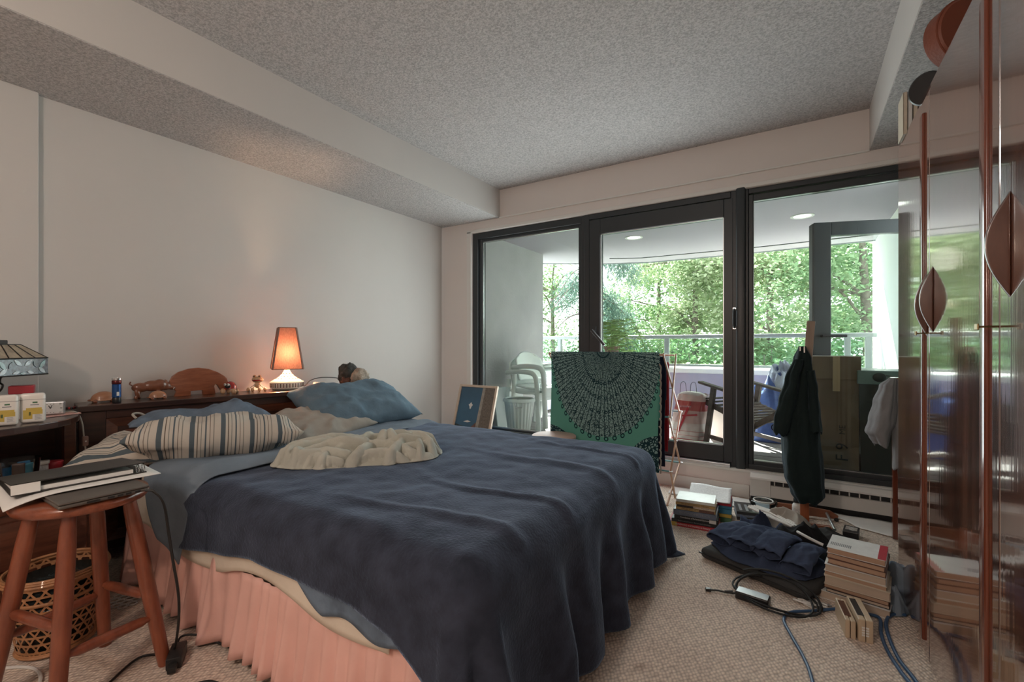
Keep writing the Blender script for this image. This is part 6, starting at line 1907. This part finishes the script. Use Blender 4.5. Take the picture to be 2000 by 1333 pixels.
tp.add([(-.19, -.16, 0), (.19, -.16, 0), (.19, .16, 0), (-.19, .16, 0), (-.205, -.175, .68), (.205, -.175, .68), (.205, .175, .68), (-.205, .175, .68)], [(0, 3, 2, 1), (4, 5, 6, 7), (0, 1, 5, 4), (1, 2, 6, 5), (2, 3, 7, 6), (3, 0, 4, 7)])
tp.build('body', 'tote_dark', TT)
MB().bb(-0.215, 0.215, -0.185, 0.185, 0.675, 0.765, 0.006).build('lid', 'tote_lid', TT)
tw2 = MB()
tw2.ball((-0.10, -0.188, 0.722), (.035, .006, .030))
tw2.bar((-0.07, -0.19, 0.735), (0.12, -0.19, 0.715), 0.006, 0.016, up=(0, -1, 0))
tw2.build('latch', 'tote_dark', TT, True, label='dark paddle-shaped latch')

# ------------------------------------------------------------------ garden beyond the balcony
def leaf_material(nm, c1, c2, tr=0.45):
    m, n, p, l = _base(nm)
    n.nodes.remove(p)
    d = n.nodes.new('ShaderNodeBsdfDiffuse'); t = n.nodes.new('ShaderNodeBsdfTranslucent'); mx = n.nodes.new('ShaderNodeMixShader')
    z_ = noise_node(n, l, 1.3, 3)
    r_ = ramp(n, l, z_.outputs['Fac'], c1, c2, 0.35, 0.65)
    l.new(r_.outputs[0], d.inputs[0]); l.new(r_.outputs[0], t.inputs[0])
    mx.inputs[0].default_value = tr
    l.new(d.outputs[0], mx.inputs[1]); l.new(t.outputs[0], mx.inputs[2]); l.new(mx.outputs[0], n.nodes['Material Output'].inputs[0])
    MATS[nm] = m
leaf_material('leaf_bright', (0.27, 0.37, 0.19), (0.47, 0.52, 0.36))
leaf_material('leaf_mid', (0.18, 0.30, 0.16), (0.37, 0.46, 0.29))
leaf_material('leaf_pine', (0.121, 0.209, 0.176), (0.22, 0.303, 0.264))
leaf_material('leaf_low', (0.11, 0.20, 0.09), (0.25, 0.34, 0.17))
mat('bark', (0.16, 0.13, 0.11), 0.9, bump=0.6, bscale=30, var=0.35, vscale=12)
mat('grass', (0.12, 0.22, 0.07), 0.95, bump=0.6, bscale=40, var=0.4, vscale=6)
struct('ground', MB().bb(-30, 20, 7.2, 45, -1.6, -1.5), 'grass', 'grass of the garden below the balcony')
rt = random.Random(11)
def leaves(nm, centres, per, spread, size, m, parent, flat_=0.6, droop=0.0, seed=0, aspect=0.55):
    r_ = random.Random(seed)
    vs_, fs = [], []
    for c in centres:
        for _ in range(per):
            p_ = Vector((c[0] + r_.gauss(0, spread), c[1] + r_.gauss(0, spread), c[2] + r_.gauss(0, spread * flat_)))
            s_ = size * r_.uniform(.6, 1.3)
            d = Vector((r_.uniform(-1, 1), r_.uniform(-1, 1), r_.uniform(-.6, .3) - droop)).normalized()
            n_ = Vector((r_.uniform(-.8, .8), r_.uniform(-.8, .8), 1))
            a = d.cross(n_).normalized() * s_ * aspect
            i = len(vs_)
            up_ = n_.normalized() * s_ * .12
            vs_ += [p_, p_ + d * s_ * .5 + a * .5 + up_, p_ + d * s_, p_ + d * s_ * .5 - a * .5 + up_]
            fs += [(i, i + 1, i + 2), (i, i + 2, i + 3)]
    me = bpy.data.meshes.new(nm)
    me.from_pydata([tuple(v) for v in vs_], [], fs)
    me.materials.append(MATS[m])
    o = bpy.data.objects.new(nm, me)
    COL.objects.link(o)
    o.parent = parent
    o['kind'] = 'stuff'
    return o
def broad_tree(x, y, h, crown, n_br, label, leafm, seed, per=150, size=0.13, r0=0.12, zlo=-1.0, trunk_lean=0.0):
    r_ = random.Random(seed)
    t = thing('broadleaf_tree', label, 'tree', (x, y, -1.5), 0, 'garden trees')
    top = Vector((trunk_lean, 0, h * .75))
    pth = [Vector((0, 0, 0)), Vector((trunk_lean * .2, .05, h * .3)), top * .8, top]
    MB().tube(smooth_path(pth, 4), [r0 * (1 - .06 * k) for k in range(13)], 10).build('trunk', 'bark', t, True)
    cs_ = []
    for k in range(n_br):
        b0_ = smooth_path(pth, 4)[r_.randint(3, 12)]
        an = r_.uniform(0, 2 * PI); L = crown * r_.uniform(.5, 1.1)
        e = b0_ + Vector((math.cos(an) * L, math.sin(an) * L * .6, r_.uniform(-.3, .9)))
        mid = (b0_ + e) / 2 + Vector((0, 0, r_.uniform(0, .3)))
        MB().tube(smooth_path([b0_, mid, e], 4), [.035, .032, .028, .024, .02, .016, .013, .01, .007], 6).build('branch', 'bark', t, True)
        for q in range(5):
            w_ = .35 + .65 * r_.random()
            p_ = b0_ + (e - b0_) * w_ + Vector((r_.gauss(0, .3), r_.gauss(0, .3), r_.gauss(0, .3)))
            cs_.append(p_)
    for k in range(n_br * 3):
        an = r_.uniform(0, 2 * PI); rr = crown * math.sqrt(r_.random())
        cs_.append(Vector((trunk_lean + math.cos(an) * rr, math.sin(an) * rr * .7, r_.uniform(max(.3, h * .22), h))))
    leaves('foliage', cs_, per, .30, size, leafm, t, .6, 0.1, seed)
    return t
broad_tree(-2.4, 13.0, 6.4, 2.0, 12, 'pale sunlit maple tree filling the view behind the glass door', 'leaf_bright', 1, 150)
broad_tree(-0.6, 12.0, 6.2, 1.7, 12, 'light green leafy tree behind the right window', 'leaf_bright', 2, 150)
broad_tree(1.05, 10.0, 6.4, 1.5, 11, 'tree with stout leaning trunk near the right end of the balcony', 'leaf_mid', 3, 130, .11, .12, trunk_lean=-.15)
broad_tree(-4.4, 17.0, 7.4, 2.4, 10, 'hazy green tree standing far behind the conifer', 'leaf_mid', 4, 130, .16)
broad_tree(0.6, 16.5, 8.0, 2.6, 12, 'tall green tree in the distance behind the open door', 'leaf_mid', 5, 160, .17)
broad_tree(-2.0, 18.5, 7.5, 2.6, 10, 'distant pale tree between the maple and the conifer', 'leaf_bright', 6, 120, .18)
broad_tree(-6.3, 12.2, 6.0, 1.6, 14, 'sparse twiggy tree at the far left of the garden', 'leaf_low', 7, 55, .10, .10)
# weeping conifer on the left
def conifer(x, y, h, label, seed):
    r_ = random.Random(seed)
    t = thing('conifer_tree', label, 'tree', (x, y, -1.5), 0, 'garden trees')
    MB().tube([(0, 0, 0), (0, 0, h)], [.16, .05], 10).build('trunk', 'bark', t, True)
    cs_ = []
    for k in range(46):
        z0 = h * r_.uniform(.18, 1.0)
        an = r_.uniform(0, 2 * PI); L = (2.3 - 1.4 * z0 / h) * r_.uniform(.6, 1.1)
        e = Vector((math.cos(an) * L, math.sin(an) * L, z0 - .55 * L))
        b0_ = Vector((0, 0, z0))
        mid = (b0_ + e) / 2 + Vector((0, 0, .16 * L))
        P_ = smooth_path([b0_, mid, e], 5)
        MB().tube(P_, [.03 - .0024 * i for i in range(11)], 5).build('branch', 'bark', t, True)
        if math.cos(an) * 0.8 - 0.2 < 0.0 and r_.random() < .85:
            continue
        for q in range(3, 11):
            cs_.append(P_[q] + Vector((0, 0, -.12)))
    leaves('needles', cs_, 95, .17, .15, 'leaf_pine', t, 1.2, 0.9, seed, 0.10)
    return t
conifer(-4.7, 11.2, 7.0, 'drooping blue-green conifer outside the left window', 8)
def shrub(x, y, w_, h, m, label, seed, per=420):
    t = thing('garden_shrub', label, 'shrub', (x, y, -1.5), 0, 'garden shrubs')
    r_ = random.Random(seed)
    cs_ = []
    for k in range(9):
        an = r_.uniform(0, 2 * PI)
        e = Vector((math.cos(an) * w_ * r_.uniform(.4, .9), math.sin(an) * w_ * .5, h * r_.uniform(.7, 1)))
        MB().tube(smooth_path([(0.1 * math.cos(an), 0, 0), e * .55 + Vector((0, 0, .1)), e], 4), [.03, .028, .025, .022, .019, .016, .013, .010, .007], 5).build('stem', 'bark', t, True)
        cs_ += [e * r_.uniform(.6, 1.05) + Vector((r_.gauss(0, .15), r_.gauss(0, .15), 0)) for _ in range(3)]
    leaves('foliage', cs_, per // 6, .28, .11, m, t, .7, .1, seed)
for k, (x, y, w_, h, m, lb) in enumerate(((-3.9, 9.0, 1.0, 2.9, 'leaf_low', 'low leafy shrub below the conifer'), (-2.6, 9.3, .9, 2.8, 'leaf_low', 'green shrub behind the fern'), (-1.5, 9.2, .9, 2.7, 'leaf_low', 'tangled green shrub behind the railing glass of the door'),
                                          (-0.5, 9.0, .9, 2.6, 'leaf_mid', 'leafy shrub behind the railing left of the jacket'), (0.4, 9.1, .9, 2.6, 'leaf_mid', 'leafy shrub behind the railing right of the jacket'), (-5.6, 9.2, 1.0, 3.0, 'leaf_low', 'dark shrub at the far left of the garden'))):
    shrub(x, y, w_, h, m, lb, 50 + k)
